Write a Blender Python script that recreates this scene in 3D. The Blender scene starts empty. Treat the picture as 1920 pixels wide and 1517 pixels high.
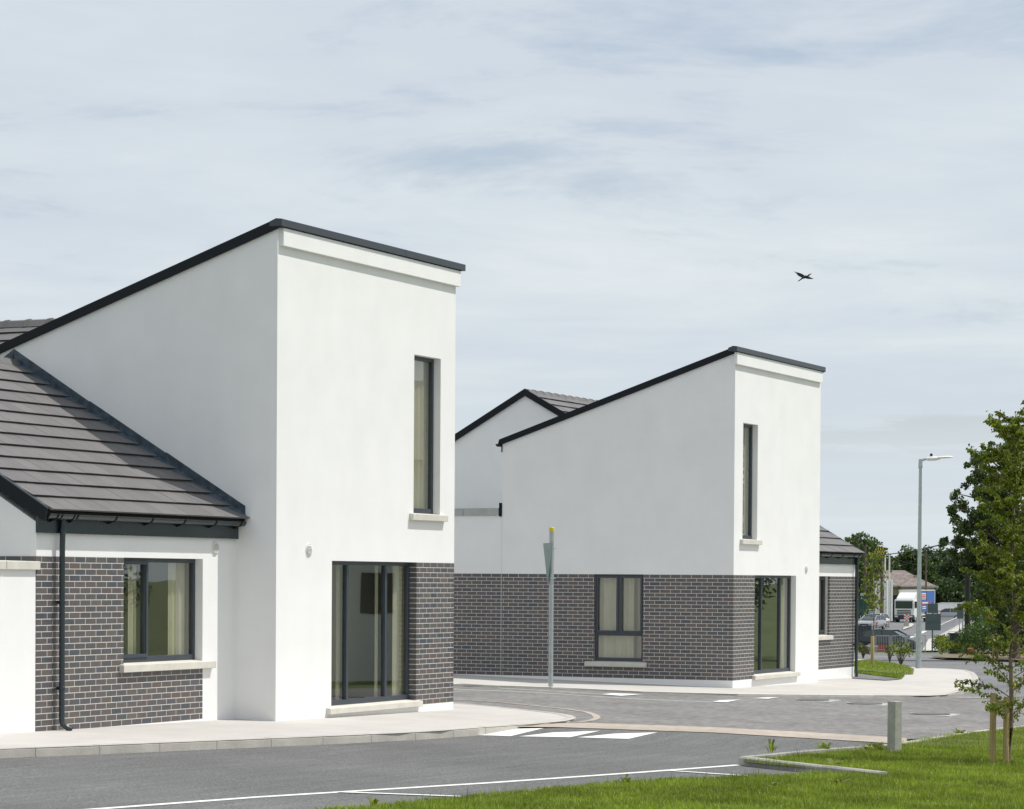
import bpy, bmesh, math, random
import numpy as np
from mathutils import Vector, Matrix, noise
random.seed(7); rng = np.random.default_rng(7)
SC = bpy.context.scene
COL = SC.collection

# ------------------------------------------------------------------ camera
AL, F, PIT, ROL, CY = math.radians(64.485), 4855.0, math.radians(-1.2485), math.radians(0.3777), 1191.8
EYE = Vector((-29.71021, -17.65939, 1.86166))
FW = Vector((math.sin(AL)*math.cos(PIT), math.cos(AL)*math.cos(PIT), math.sin(PIT)))
rt0 = Vector((math.cos(AL), -math.sin(AL), 0)); up0 = rt0.cross(FW)
RT = rt0*math.cos(ROL)+up0*math.sin(ROL); UP = -rt0*math.sin(ROL)+up0*math.cos(ROL)
cam = bpy.data.cameras.new('camera'); camo = bpy.data.objects.new('camera', cam); COL.objects.link(camo)
camo.matrix_world = Matrix(((RT.x, UP.x, -FW.x, EYE.x), (RT.y, UP.y, -FW.y, EYE.y), (RT.z, UP.z, -FW.z, EYE.z), (0, 0, 0, 1)))
cam.sensor_width = 36; cam.lens = F/1920*36; cam.shift_y = (CY-758.5)/1920; cam.clip_start = .5; cam.clip_end = 6000
SC.camera = camo
# ------------------------------------------------------------------ light
SUN_EL, SUN_AZ = math.radians(59), math.radians(34)          # azimuth measured from -y towards +x
sd = Vector((math.sin(SUN_AZ)*math.cos(SUN_EL), -math.cos(SUN_AZ)*math.cos(SUN_EL), math.sin(SUN_EL)))
sl = bpy.data.lights.new('sun', 'SUN'); sl.energy = 3.4; sl.angle = math.radians(.55); sl.color = (1, .965, .91)
so = bpy.data.objects.new('sun', sl); COL.objects.link(so); so.location = (0, 0, 60)
so.rotation_euler = sd.to_track_quat('Z', 'Y').to_euler()
w = bpy.data.worlds.new('World'); SC.world = w; w.use_nodes = True
nt = w.node_tree; nt.nodes.clear(); N = nt.nodes.new; Lk = nt.links.new
def wm(op, a, b=None, c=None):
    n = N('ShaderNodeMath'); n.operation = op
    for i, v in enumerate((a, b, c)):
        if v is None: continue
        if isinstance(v, (int, float)): n.inputs[i].default_value = v
        else: Lk(v, n.inputs[i])
    return n.outputs[0]
sky = N('ShaderNodeTexSky'); sky.sky_type = 'NISHITA'; sky.sun_disc = False
sky.sun_elevation = SUN_EL; sky.sun_rotation = math.atan2(sd.x, sd.y); sky.air_density = 1.0; sky.dust_density = 1.5
tc = N('ShaderNodeTexCoord'); sep = N('ShaderNodeSeparateXYZ'); Lk(tc.outputs['Generated'], sep.inputs[0])
az = wm('MAXIMUM', sep.outputs[2], 0.0)
den = wm('ADD', az, .09)
cmb = N('ShaderNodeCombineXYZ')
cu = wm('ADD', wm('MULTIPLY', sep.outputs[0], .9026), wm('MULTIPLY', sep.outputs[1], .4304))
cv = wm('SUBTRACT', wm('MULTIPLY', sep.outputs[0], .4304), wm('MULTIPLY', sep.outputs[1], .9026))
Lk(wm('DIVIDE', cu, den), cmb.inputs[0]); Lk(wm('DIVIDE', cv, den), cmb.inputs[1]); cmb.inputs[2].default_value = .3
def wn(scale, det, rough, vec, dist=0, lac=2.0):
    n = N('ShaderNodeTexNoise'); n.inputs['Scale'].default_value = scale; n.inputs['Detail'].default_value = det
    n.inputs['Roughness'].default_value = rough; n.inputs['Distortion'].default_value = dist; n.inputs['Lacunarity'].default_value = lac; Lk(vec, n.inputs['Vector']); return n.outputs['Fac']
mp = N('ShaderNodeMapping'); mp.inputs['Rotation'].default_value = (0, 0, math.radians(12)); mp.inputs['Scale'].default_value = (1.0, .8, 1); Lk(cmb.outputs[0], mp.inputs[0])
n1 = wn(.7, 7, .55, mp.outputs[0], .2); n2 = wn(1.7, 8, .62, mp.outputs[0], .35); n3 = wn(.62, 3, .5, mp.outputs[0], .3)
def ramp(fac, pts):
    r = N('ShaderNodeValToRGB'); e = r.color_ramp.elements
    while len(e) > 1: e.remove(e[-1])
    for i, (p, c) in enumerate(pts):
        el = e[0] if i == 0 else e.new(p)
        el.position = p; el.color = (*c, 1)
    Lk(fac, r.inputs[0]); return r.outputs[0]
mixf = wm('ADD', wm('MULTIPLY', n1, .65), wm('MULTIPLY', n2, .35))
cl = ramp(mixf, [(.38, (.57, .63, .71)), (.47, (.605, .665, .725)), (.54, (.65, .71, .75)), (.64, (.74, .79, .815))])
cov = ramp(wm('ADD', wm('MULTIPLY', n3, .5), wm('MULTIPLY', n2, .5)), [(.385, (.55,)*3), (.455, (.97,)*3)])
hz = wm('MAXIMUM', wm('SUBTRACT', .8, wm('MULTIPLY', az, 8.0)), 0.0); hm = N('ShaderNodeMixRGB'); Lk(hz, hm.inputs[0]); Lk(cl, hm.inputs[1]); hm.inputs[2].default_value = (.625, .69, .72, 1); cl = hm.outputs[0]
sc10 = N('ShaderNodeVectorMath'); sc10.operation = 'SCALE'; Lk(cl, sc10.inputs[0]); sc10.inputs[3].default_value = 9.6
cov = wm('MAXIMUM', cov, wm('MINIMUM', wm('MULTIPLY', hz, 2.2), .98)); mx = N('ShaderNodeMixRGB'); Lk(cov, mx.inputs[0]); Lk(sky.outputs[0], mx.inputs[1]); Lk(sc10.outputs[0], mx.inputs[2])
bg = N('ShaderNodeBackground'); bg.inputs[1].default_value = .1; Lk(mx.outputs[0], bg.inputs[0])
wo = N('ShaderNodeOutputWorld'); Lk(bg.outputs[0], wo.inputs[0])
SC.view_settings.view_transform = 'Standard'; SC.view_settings.look = 'None'; SC.view_settings.exposure = .19; SC.view_settings.gamma = 1
SC.view_settings.use_curve_mapping = False
SC.render.engine = 'CYCLES'

# ------------------------------------------------------------------ materials
def M(name, col, rough=.8, var=.06, vscale=2.0, bump=0, bscale=60, metal=0, spec=.5, rand=None, island=False, cols=None, streak=None, fine=0, fscale=150, ior=None, detail=6):
    m = bpy.data.materials.new(name); m.use_nodes = True; t = m.node_tree; b = t.nodes['Principled BSDF']
    n = t.nodes.new; l = t.links.new
    b.inputs['Roughness'].default_value = rough; b.inputs['Metallic'].default_value = metal; b.inputs['Specular IOR Level'].default_value = spec
    geo = n('ShaderNodeNewGeometry')
    out = None
    if cols:
        src = n('ShaderNodeObjectInfo').outputs['Random'] if not island else geo.outputs['Random Per Island']
        r = n('ShaderNodeValToRGB'); e = r.color_ramp.elements
        while len(e) > 1: e.remove(e[-1])
        for i, (p, c) in enumerate(cols):
            el = e[0] if i == 0 else e.new(p)
            el.position = p; el.color = (*c, 1)
        l(src, r.inputs[0]); out = r.outputs[0]
    else:
        rgb = n('ShaderNodeRGB'); rgb.outputs[0].default_value = (*col, 1); out = rgb.outputs[0]
    def mulnoise(out, scale, amt, det, vec):
        ns = n('ShaderNodeTexNoise'); ns.inputs['Scale'].default_value = scale; ns.inputs['Detail'].default_value = det; l(vec, ns.inputs['Vector'])
        mr = n('ShaderNodeMapRange'); mr.inputs[1].default_value = .28; mr.inputs[2].default_value = .72
        mr.inputs[3].default_value = 1-amt; mr.inputs[4].default_value = 1+amt; l(ns.outputs['Fac'], mr.inputs[0])
        v = n('ShaderNodeVectorMath'); v.operation = 'SCALE'; l(out, v.inputs[0]); l(mr.outputs[0], v.inputs[3]); return v.outputs[0]
    if var: out = mulnoise(out, vscale, var, detail, geo.outputs['Position'])
    if fine: out = mulnoise(out, fscale, fine, 2, geo.outputs['Position'])
    if streak:
        mpn = n('ShaderNodeMapping'); mpn.inputs['Scale'].default_value = streak[1]; l(geo.outputs['Position'], mpn.inputs[0])
        out = mulnoise(out, 1.0, streak[0], 5, mpn.outputs[0])
    l(out, b.inputs['Base Color'])
    if bump:
        ns = n('ShaderNodeTexNoise'); ns.inputs['Scale'].default_value = bscale; ns.inputs['Detail'].default_value = 4; l(geo.outputs['Position'], ns.inputs['Vector'])
        bp = n('ShaderNodeBump'); bp.inputs['Strength'].default_value = bump; bp.inputs['Distance'].default_value = .01; l(ns.outputs['Fac'], bp.inputs['Height']); l(bp.outputs[0], b.inputs['Normal'])
    return m
def leafmat(name, cols, trans=.35):
    m = bpy.data.materials.new(name); m.use_nodes = True; t = m.node_tree; t.nodes.clear(); n = t.nodes.new; l = t.links.new
    geo = n('ShaderNodeNewGeometry'); r = n('ShaderNodeValToRGB'); e = r.color_ramp.elements
    while len(e) > 1: e.remove(e[-1])
    for i, (p, c) in enumerate(cols):
        el = e[0] if i == 0 else e.new(p)
        el.position = p; el.color = (*c, 1)
    l(geo.outputs['Random Per Island'], r.inputs[0])
    ns = n('ShaderNodeTexNoise'); ns.inputs['Scale'].default_value = 1.7; ns.inputs['Detail'].default_value = 6; l(geo.outputs['Position'], ns.inputs['Vector'])
    mr = n('ShaderNodeMapRange'); mr.inputs[1].default_value = .32; mr.inputs[2].default_value = .68; mr.inputs[3].default_value = .62; mr.inputs[4].default_value = 1.3; l(ns.outputs['Fac'], mr.inputs[0])
    v = n('ShaderNodeVectorMath'); v.operation = 'SCALE'; l(r.outputs[0], v.inputs[0]); l(mr.outputs[0], v.inputs[3])
    b = n('ShaderNodeBsdfPrincipled'); b.inputs['Roughness'].default_value = .5; b.inputs['Specular IOR Level'].default_value = .35; l(v.outputs[0], b.inputs['Base Color'])
    tr = n('ShaderNodeBsdfTranslucent'); v2 = n('ShaderNodeVectorMath'); v2.operation = 'MULTIPLY'; l(v.outputs[0], v2.inputs[0]); v2.inputs[1].default_value = (1.3, 1.5, .5); l(v2.outputs[0], tr.inputs[0])
    mxs = n('ShaderNodeMixShader'); mxs.inputs[0].default_value = trans; l(b.outputs[0], mxs.inputs[1]); l(tr.outputs[0], mxs.inputs[2])
    o = n('ShaderNodeOutputMaterial'); l(mxs.outputs[0], o.inputs[0]); return m
def glassmat(name, tint, extra=.05):
    m = bpy.data.materials.new(name); m.use_nodes = True; t = m.node_tree; t.nodes.clear(); n = t.nodes.new; l = t.links.new
    tr = n('ShaderNodeBsdfTransparent'); tr.inputs[0].default_value = (*tint, 1)
    gl = n('ShaderNodeBsdfGlossy'); gl.inputs['Roughness'].default_value = .01; gl.inputs[0].default_value = (.95, .97, .95, 1)
    geo = n('ShaderNodeNewGeometry'); ns = n('ShaderNodeTexNoise'); ns.inputs['Scale'].default_value = 1.3; ns.inputs['Detail'].default_value = 1; l(geo.outputs['Position'], ns.inputs['Vector'])
    bp = n('ShaderNodeBump'); bp.inputs['Strength'].default_value = .07; bp.inputs['Distance'].default_value = .01; l(ns.outputs['Fac'], bp.inputs['Height']); l(bp.outputs[0], gl.inputs['Normal'])
    fr = n('ShaderNodeFresnel'); fr.inputs[0].default_value = 1.5
    ml = n('ShaderNodeMath'); ml.operation = 'MULTIPLY_ADD'; l(fr.outputs[0], ml.inputs[0]); ml.inputs[1].default_value = 1.6; ml.inputs[2].default_value = extra
    mxs = n('ShaderNodeMixShader'); l(ml.outputs[0], mxs.inputs[0]); l(tr.outputs[0], mxs.inputs[1]); l(gl.outputs[0], mxs.inputs[2])
    o = n('ShaderNodeOutputMaterial'); l(mxs.outputs[0], o.inputs[0])
    iv = n('ShaderNodeMath'); iv.operation = 'SUBTRACT'; iv.inputs[0].default_value = 1; l(geo.outputs['Backfacing'], iv.inputs[1]); m3 = n('ShaderNodeMath'); m3.operation = 'MULTIPLY'; l(ml.outputs[0], m3.inputs[0]); l(iv.outputs[0], m3.inputs[1]); l(m3.outputs[0], mxs.inputs[0]); return m
BR = [(0, (.064, .061, .070)), (.16, (.098, .078, .072)), (.3, (.070, .066, .076)), (.44, (.112, .090, .080)), (.56, (.050, .058, .070)), (.68, (.088, .074, .074)), (.8, (.042, .052, .066)), (.9, (.108, .076, .064)), (1, (.070, .065, .072))]
mt = dict(
 render=M('white_render', (.84, .834, .82), .9, .028, 1.6, bump=.3, bscale=200, fine=.018, fscale=70, streak=(.010, (3, 3, .5)), detail=9),
 render2=M('rear_render', (.70, .71, .72), .9, .025, .5, bump=.2, bscale=200),
 mortar=M('pale_mortar', (.63, .61, .565), .95, .08, 8, bump=.3, bscale=150),
 brick=M('engineering_brick', (.1,.1,.1), .5, .12, 18, bump=.25, bscale=90, cols=BR, fine=.14, fscale=130, spec=.9),
 brick_i=M('engineering_brick_joined', (.1,.1,.1), .5, .12, 18, bump=.25, bscale=90, cols=BR, island=True, fine=.14, fscale=130, spec=.9),
 tile=M('grey_roof_tile', (.2,.19,.19), .6, .07, 3, bump=.2, bscale=120, cols=[(0, (.125, .118, .120)), (.5, (.138, .130, .130)), (1, (.152, .143, .142))], fine=.1, fscale=70),
 tile_i=M('grey_roof_tile_joined', (.2,.19,.19), .6, .07, 3, bump=.2, bscale=120, cols=[(0, (.125, .118, .120)), (.5, (.138, .130, .130)), (1, (.152, .143, .142))], island=True, fine=.1, fscale=70),
 under=M('roof_underlay', (.02, .02, .022), .9),
 trim=M('anthracite_trim', (.006, .009, .013), .5, .1, 3, spec=.25),
 coping=M('anthracite_coping', (.028, .036, .043), .35, .08, 2, spec=.6),
 gutter=M('gutter_plastic', (.02, .031, .037), .25, .06, 3, spec=.6),
 frame=M('grey_frame', (.045, .056, .07), .35, .05, 3, spec=.5),
 lead=M('lead_flashing', (.05, .072, .092), .45, .5, 9, bump=.8, bscale=18, spec=.5),
 sill=M('concrete_sill', (.62, .595, .53), .9, .08, 5, bump=.3, bscale=90, fine=.05, fscale=120),
 cap=M('grey_capping', (.40, .415, .40), .9, .1, 5, bump=.3, bscale=60, fine=.06, fscale=60),
 conc=M('pavement_concrete', (.50, .475, .445), .9, .07, 1.1, bump=.3, bscale=120, fine=.04, fscale=90, streak=(.03, (.5, 2.5, 1))),
 kerb=M('kerb_concrete', (.46, .435, .39), .92, .14, 3, bump=.35, bscale=80, fine=.1, fscale=60),
 kerbg=M('grey_kerb_concrete', (.33, .32, .29), .92, .25, 2.2, bump=.35, bscale=80, fine=.1, fscale=60),
 post=M('post_concrete', (.36, .36, .32), .92, .14, 6, bump=.5, bscale=60, fine=.12, fscale=50),
 vent=M('vent_plastic', (.74, .735, .70), .4, .02),
 galv=M('galvanised_steel', (.42, .46, .46), .42, .12, 12, metal=.55, spec=.5),
 wood=M('stake_wood', (.36, .27, .12), .85, .14, 3, bump=.4, bscale=50, streak=(.22, (30, 30, 1.5))),
 pole_wood=M('pole_wood', (.11, .085, .065), .9, .2, 3, streak=(.2, (12, 12, .6))),
 bark=M('bark', (.13, .10, .075), .9, .3, 12, bump=.8, bscale=30),
 birch=M('young_bark', (.20, .15, .11), .8, .3, 14, bump=.6, bscale=40),
 white=M('white_paint', (.78, .78, .76), .4, .03), linew=M('road_paint', (.72, .72, .69), .8, .08, 4, fine=.12, fscale=60),
 black=M('black_rubber', (.012, .012, .013), .6), darkgreen=M('dark_green_metal', (.01, .055, .045), .5, .1, 4),
 cream=M('cream_render', (.42, .36, .24), .9, .08, 2), interior=M('interior_wall', (.42, .40, .32), .9, .08, 1), floor_in=M('interior_floor', (.16, .12, .08), .7, .1, 2),
 curtain=M('curtain_cloth', (.60, .60, .55), .9, .05, 4, streak=(.08, (14, 14, .3))),
 yellow=M('yellow_plastic', (.62, .55, .02), .5), red=M('red_plastic', (.45, .03, .03), .5, .1, 3), signback=M('sign_back', (.085, .115, .12), .55, .08, 3),
 signgreen=M('sign_back_green', (.20, .28, .27), .4, .08, 6, metal=.3),
 bird=M('black_feathers', (.006, .006, .007), .7), iron=M('cast_iron', (.12, .115, .11), .6, .2, 12, bump=.8, bscale=60),
 soil=M('leaf_litter', (.16, .125, .07), .95, .35, 1.5, fine=.3, fscale=9), darkcar=M('dark_car_paint', (.012, .022, .026), .25, 0, spec=.7),
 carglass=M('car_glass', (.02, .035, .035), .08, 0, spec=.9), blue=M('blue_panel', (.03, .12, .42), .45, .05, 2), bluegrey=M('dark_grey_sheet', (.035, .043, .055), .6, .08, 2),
 hroof=M('weathered_roof', (.21, .17, .155), .95, .25, 1.2, fine=.3, fscale=4), rail=M('grey_rail', (.42, .42, .45), .5, .05), orange=M('orange_plastic', (.5, .16, .03), .5, .1, 3),
 glass=glassmat('window_glass', (.88, .875, .81), .08),
)
def paving(name, c1, c2, mort, bw, bh, rot, rough=.85):
    m = bpy.data.materials.new(name); m.use_nodes = True; t = m.node_tree; b = t.nodes['Principled BSDF']; n = t.nodes.new; l = t.links.new
    geo = n('ShaderNodeNewGeometry'); mpn = n('ShaderNodeMapping'); mpn.inputs['Rotation'].default_value = (0, 0, rot); l(geo.outputs['Position'], mpn.inputs[0])
    br = n('ShaderNodeTexBrick'); br.inputs['Color1'].default_value = (*c1, 1); br.inputs['Color2'].default_value = (*c2, 1); br.inputs['Mortar'].default_value = (*mort, 1)
    br.inputs['Scale'].default_value = 1; br.inputs['Mortar Size'].default_value = .007; br.inputs['Brick Width'].default_value = bw; br.inputs['Row Height'].default_value = bh; l(mpn.outputs[0], br.inputs['Vector'])
    ns = n('ShaderNodeTexNoise'); ns.inputs['Scale'].default_value = .45; ns.inputs['Detail'].default_value = 9; ns.inputs['Roughness'].default_value = .65; l(geo.outputs['Position'], ns.inputs['Vector'])
    mr = n('ShaderNodeMapRange'); mr.inputs[1].default_value = .3; mr.inputs[2].default_value = .7; mr.inputs[3].default_value = .78; mr.inputs[4].default_value = 1.22; l(ns.outputs['Fac'], mr.inputs[0])
    n2_ = n('ShaderNodeTexNoise'); n2_.inputs['Scale'].default_value = 40; n2_.inputs['Detail'].default_value = 3; l(geo.outputs['Position'], n2_.inputs['Vector'])
    m2 = n('ShaderNodeMapRange'); m2.inputs[1].default_value = .3; m2.inputs[2].default_value = .7; m2.inputs[3].default_value = .85; m2.inputs[4].default_value = 1.15; l(n2_.outputs['Fac'], m2.inputs[0])
    mm = n('ShaderNodeMath'); mm.operation = 'MULTIPLY'; l(mr.outputs[0], mm.inputs[0]); l(m2.outputs[0], mm.inputs[1])
    v = n('ShaderNodeVectorMath'); v.operation = 'SCALE'; l(br.outputs[0], v.inputs[0]); l(mm.outputs[0], v.inputs[3]); l(v.outputs[0], b.inputs['Base Color']); b.inputs['Roughness'].default_value = rough
    bp = n('ShaderNodeBump'); bp.inputs['Strength'].default_value = .5; bp.inputs['Distance'].default_value = .004; l(br.outputs['Fac'], bp.inputs['Height']); bp.invert = True; l(bp.outputs[0], b.inputs['Normal'])
    return m
mt['block'] = paving('block_paving', (.160, .153, .148), (.240, .228, .218), (.11, .105, .10), .2, .1, math.radians(0))
mt['buff'] = paving('buff_setts', (.42, .36, .30), (.36, .30, .25), (.40, .36, .31), .2, .1, math.radians(3))
def asphalt(name, base, rough=.8):
    m = bpy.data.materials.new(name); m.use_nodes = True; t = m.node_tree; b = t.nodes['Principled BSDF']; n = t.nodes.new; l = t.links.new
    geo = n('ShaderNodeNewGeometry'); prev = None
    for sc, lo, hi, det, ms in ((.35, .80, 1.2, 10, (1, 1, 1)), (38, .4, 1.7, 6, (1, 1, 1)), (1.0, .84, 1.18, 9, (.5, 7, 1)), (160, .7, 1.35, 2, (1, 1, 1))):
        mpn = n('ShaderNodeMapping'); mpn.inputs['Scale'].default_value = ms; mpn.inputs['Rotation'].default_value = (0, 0, math.radians(20)); l(geo.outputs['Position'], mpn.inputs[0])
        ns = n('ShaderNodeTexNoise'); ns.inputs['Scale'].default_value = sc; ns.inputs['Detail'].default_value = det; ns.inputs['Roughness'].default_value = .62; l(mpn.outputs[0], ns.inputs['Vector'])
        mr = n('ShaderNodeMapRange'); mr.inputs[1].default_value = .3; mr.inputs[2].default_value = .7; mr.inputs[3].default_value = lo; mr.inputs[4].default_value = hi; l(ns.outputs['Fac'], mr.inputs[0])
        if prev is None: prev = mr.outputs[0]
        else:
            mm = n('ShaderNodeMath'); mm.operation = 'MULTIPLY'; l(prev, mm.inputs[0]); l(mr.outputs[0], mm.inputs[1]); prev = mm.outputs[0]
    rgb = n('ShaderNodeRGB'); rgb.outputs[0].default_value = (*base, 1)
    v = n('ShaderNodeVectorMath'); v.operation = 'SCALE'; l(rgb.outputs[0], v.inputs[0]); l(prev, v.inputs[3]); l(v.outputs[0], b.inputs['Base Color']); b.inputs['Roughness'].default_value = rough
    vo = n('ShaderNodeTexVoronoi'); vo.inputs['Scale'].default_value = 90; l(geo.outputs['Position'], vo.inputs['Vector'])
    bp = n('ShaderNodeBump'); bp.inputs['Strength'].default_value = .7; bp.inputs['Distance'].default_value = .006; l(vo.outputs['Distance'], bp.inputs['Height']); l(bp.outputs[0], b.inputs['Normal'])
    return m
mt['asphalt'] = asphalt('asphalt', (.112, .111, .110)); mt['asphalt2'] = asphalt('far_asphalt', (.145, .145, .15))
mt['grassbase'] = M('turf', (.12, .155, .022), .95, .25, 1.2, fine=.35, fscale=30)
mt['field'] = M('rough_grass', (.10, .13, .04), .95, .3, .15, fine=.3, fscale=3)
mt['blade'] = leafmat('grass_blades', [(0, (.12, .17, .022)), (.3, (.175, .235, .03)), (.6, (.22, .275, .045)), (.82, (.28, .32, .06)), (.94, (.36, .36, .10)), (1, (.50, .47, .2))], .38)
mt['leaf_dark'] = leafmat('dark_leaves', [(0, (.036, .06, .018)), (.5, (.06, .092, .024)), (.9, (.095, .13, .036)), (1, (.15, .18, .07))], .25)
mt['leaf_mid'] = leafmat('mid_leaves', [(0, (.04, .075, .02)), (.5, (.06, .105, .028)), (1, (.10, .15, .04))], .3)
mt['leaf_light'] = leafmat('light_leaves', [(0, (.09, .115, .014)), (.45, (.145, .18, .022)), (.85, (.22, .25, .04)), (.97, (.32, .34, .09)), (1, (.30, .19, .05))], .4)
mt['leaf_far'] = leafmat('far_leaves', [(0, (.05, .08, .035)), (.5, (.075, .11, .045)), (1, (.12, .16, .065))], .3)  # mid greens made paler and duller, distance haze put into the leaf colour
mt['leaf_fard'] = leafmat('far_dark_leaves', [(0, (.035, .058, .028)), (.5, (.055, .08, .036)), (1, (.085, .115, .05))], .3)  # dark greens with the distance haze mixed into their colour
mt['leaf_dry'] = leafmat('dry_leaves', [(0, (.11, .09, .04)), (.5, (.10, .13, .03)), (1, (.2, .15, .06))], .3)

# ------------------------------------------------------------------ mesh helpers
IDN = lambda x, y, z: (x, y, z)
class MB:
    def __init__(s, f=IDN): s.v = []; s.f = []; s.fn = f; s.mi = []; s.m = 0
    def add(s, vs, fs):
        o = len(s.v); s.v += [s.fn(*p) for p in vs]; s.f += [[i+o for i in q] for q in fs]; s.mi += [s.m]*len(fs); return s
    def box(s, x0, x1, y0, y1, z0, z1):
        return s.add([(x0,y0,z0),(x1,y0,z0),(x1,y1,z0),(x0,y1,z0),(x0,y0,z1),(x1,y0,z1),(x1,y1,z1),(x0,y1,z1)],
              [(0,3,2,1),(4,5,6,7),(0,1,5,4),(1,2,6,5),(2,3,7,6),(3,0,4,7)])
    def prism(s, poly, a, b, ax='x'):       # poly in the two other axes, extruded a..b along ax
        def mk(p, t): return (t, p[0], p[1]) if ax == 'x' else ((p[0], t, p[1]) if ax == 'y' else (p[0], p[1], t))
        n = len(poly); return s.add([mk(p, a) for p in poly]+[mk(p, b) for p in poly], [tuple(range(n))[::-1], tuple(range(n, 2*n))]+[(i, (i+1) % n, n+(i+1) % n, n+i) for i in range(n)])
    def tube(s, pts, r, n=8, cap=True):
        pts = [Vector(p) for p in pts]; rr = r if isinstance(r, (list, tuple)) else [r]*len(pts); vs = []; fs = []
        for i, p in enumerate(pts):
            d = (pts[min(i+1, len(pts)-1)]-pts[max(i-1, 0)]).normalized(); a = d.orthogonal().normalized() if abs(d.z) > .999 else d.cross(Vector((0, 0, 1))).normalized(); b = d.cross(a)
            for k in range(n):
                t = 2*math.pi*k/n; vs.append(tuple(p+(a*math.cos(t)+b*math.sin(t))*rr[i]))
        for i in range(len(pts)-1):
            for k in range(n): fs.append((i*n+k, i*n+(k+1) % n, (i+1)*n+(k+1) % n, (i+1)*n+k))
        if cap: fs += [tuple(range(n)), tuple(range((len(pts)-1)*n, len(pts)*n))]
        return s.add(vs, fs)
    def lathe(s, prof, c=(0, 0, 0), n=12):
        vs = []; fs = []
        for r, z in prof:
            for k in range(n): t = 2*math.pi*k/n; vs.append((c[0]+r*math.cos(t), c[1]+r*math.sin(t), c[2]+z))
        for i in range(len(prof)-1):
            for k in range(n): fs.append((i*n+k, i*n+(k+1) % n, (i+1)*n+(k+1) % n, (i+1)*n+k))
        fs += [tuple(range(n)), tuple(range((len(prof)-1)*n, len(prof)*n))]
        return s.add(vs, fs)
    def build(s, name, mat, parent=None, kind=None, label=None, smooth=False, bevel=0, loc=None):
        me = bpy.data.meshes.new(name); me.from_pydata(s.v, [], s.f)
        bm = bmesh.new(); bm.from_mesh(me); bmesh.ops.recalc_face_normals(bm, faces=bm.faces); bm.to_mesh(me); bm.free()
        for mm in (mat if isinstance(mat, (list, tuple)) else [mat]): me.materials.append(mt[mm] if isinstance(mm, str) else mm)
        if isinstance(mat, (list, tuple)): me.polygons.foreach_set('material_index', s.mi)
        if smooth:
            me.polygons.foreach_set('use_smooth', [True]*len(me.polygons))
            me.set_sharp_from_angle(angle=math.radians(40))
        o = link(name, me, parent, kind, label)
        if loc is not None: o.location = loc
        if bevel:
            md = o.modifiers.new('bevel', 'BEVEL'); md.width = bevel; md.segments = 2; md.limit_method = 'ANGLE'
        return o
def link(name, me, parent=None, kind=None, label=None):
    o = bpy.data.objects.new(name, me); COL.objects.link(o)
    if parent is not None: o.parent = parent
    if kind: o['kind'] = kind
    if label: o['label'] = label
    return o
def thing(name, label, cat, loc=(0, 0, 0), rz=0, group=None):
    o = bpy.data.objects.new(name, None); COL.objects.link(o); o.location = loc; o.rotation_euler = (0, 0, rz); o.empty_display_size = .3
    o['label'] = label; o['category'] = cat
    if group: o['group'] = group
    return o
def tag(o, label, cat, group=None):
    o['label'] = label; o['category'] = cat
    if group: o['group'] = group
    return o
def copy_tree(o, parent=None, kids=None):
    c = o.copy(); COL.objects.link(c); c.parent = parent
    for ch in list(o.children): copy_tree(ch, c)
    return c
def soup(name, V, Fc, mat, parent=None, kind=None, nper=None):
    me = bpy.data.meshes.new(name); V = np.asarray(V, np.float32); Fc = np.asarray(Fc, np.int32); nf, k = Fc.shape
    me.vertices.add(len(V)); me.vertices.foreach_set('co', V.ravel()); me.loops.add(nf*k); me.loops.foreach_set('vertex_index', Fc.ravel())
    me.polygons.add(nf); me.polygons.foreach_set('loop_start', np.arange(nf, dtype=np.int32)*k); me.polygons.foreach_set('loop_total', np.full(nf, k, np.int32))
    me.update(calc_edges=True); me.materials.append(mt[mat] if isinstance(mat, str) else mat); return link(name, me, parent, kind)

# ------------------------------------------------------------------ terrain
TD = [-50, 40, 60, 76, 100, 130, 176, 200, 250, 319, 450, 700, 3000]
TZ = [-.2, -.25, -.36, -.66, -1.25, -1.9, -2.9, -3.1, -3.05, -3.0, -2.6, -1.5, 0]
def depth(x, y): return (x-EYE.x)*.90257+(y-EYE.y)*.43054
def plane(x, y): return -.05-.0122*min(max(x, -15), 40)+.022*min(max(y, -16), 12)
def ground(x, y):
    d = depth(x, y); w = min(max((d-56)/24, 0), 1)
    if w <= 0: return plane(x, y)
    return plane(x, y)*(1-w)+w*float(np.interp(d, TD, TZ))
def ray(px, py): return FW+RT*((px-960)/F)-UP*((py-CY)/F)
def G(px, py, off=0.0):
    d = ray(px, py); of = off if callable(off) else (lambda x, y: off)
    t = 8.0; step = 1.0; pt = t
    while t < 1500:
        p = EYE+d*t
        if p.z < ground(p.x, p.y)+of(p.x, p.y): break
        pt = t; t += step; step *= 1.02
    a, b = pt, t
    for _ in range(40):
        m = (a+b)/2; p = EYE+d*m
        if p.z < ground(p.x, p.y)+of(p.x, p.y): b = m
        else: a = m
    p = EYE+d*b; return p
def at(px, py, dd): d = ray(px, py); return EYE+d*(dd/d.dot(Vector((.90257, .43054, 0))))
S0 = G(1050, 1364, -.03); S1 = G(1640, 1392, -.03); sdir = (S1-S0); sdir.z = 0; sdir.normalize(); snor = Vector((-sdir.y, sdir.x, 0))
if (EYE-S0).dot(snor) < 0: snor = -snor
def offA(x, y):
    s = (Vector((x, y, 0))-Vector((S0.x, S0.y, 0))).dot(snor)
    return -.1+.07*min(max(1-s/1.4, 0), 1)
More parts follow.
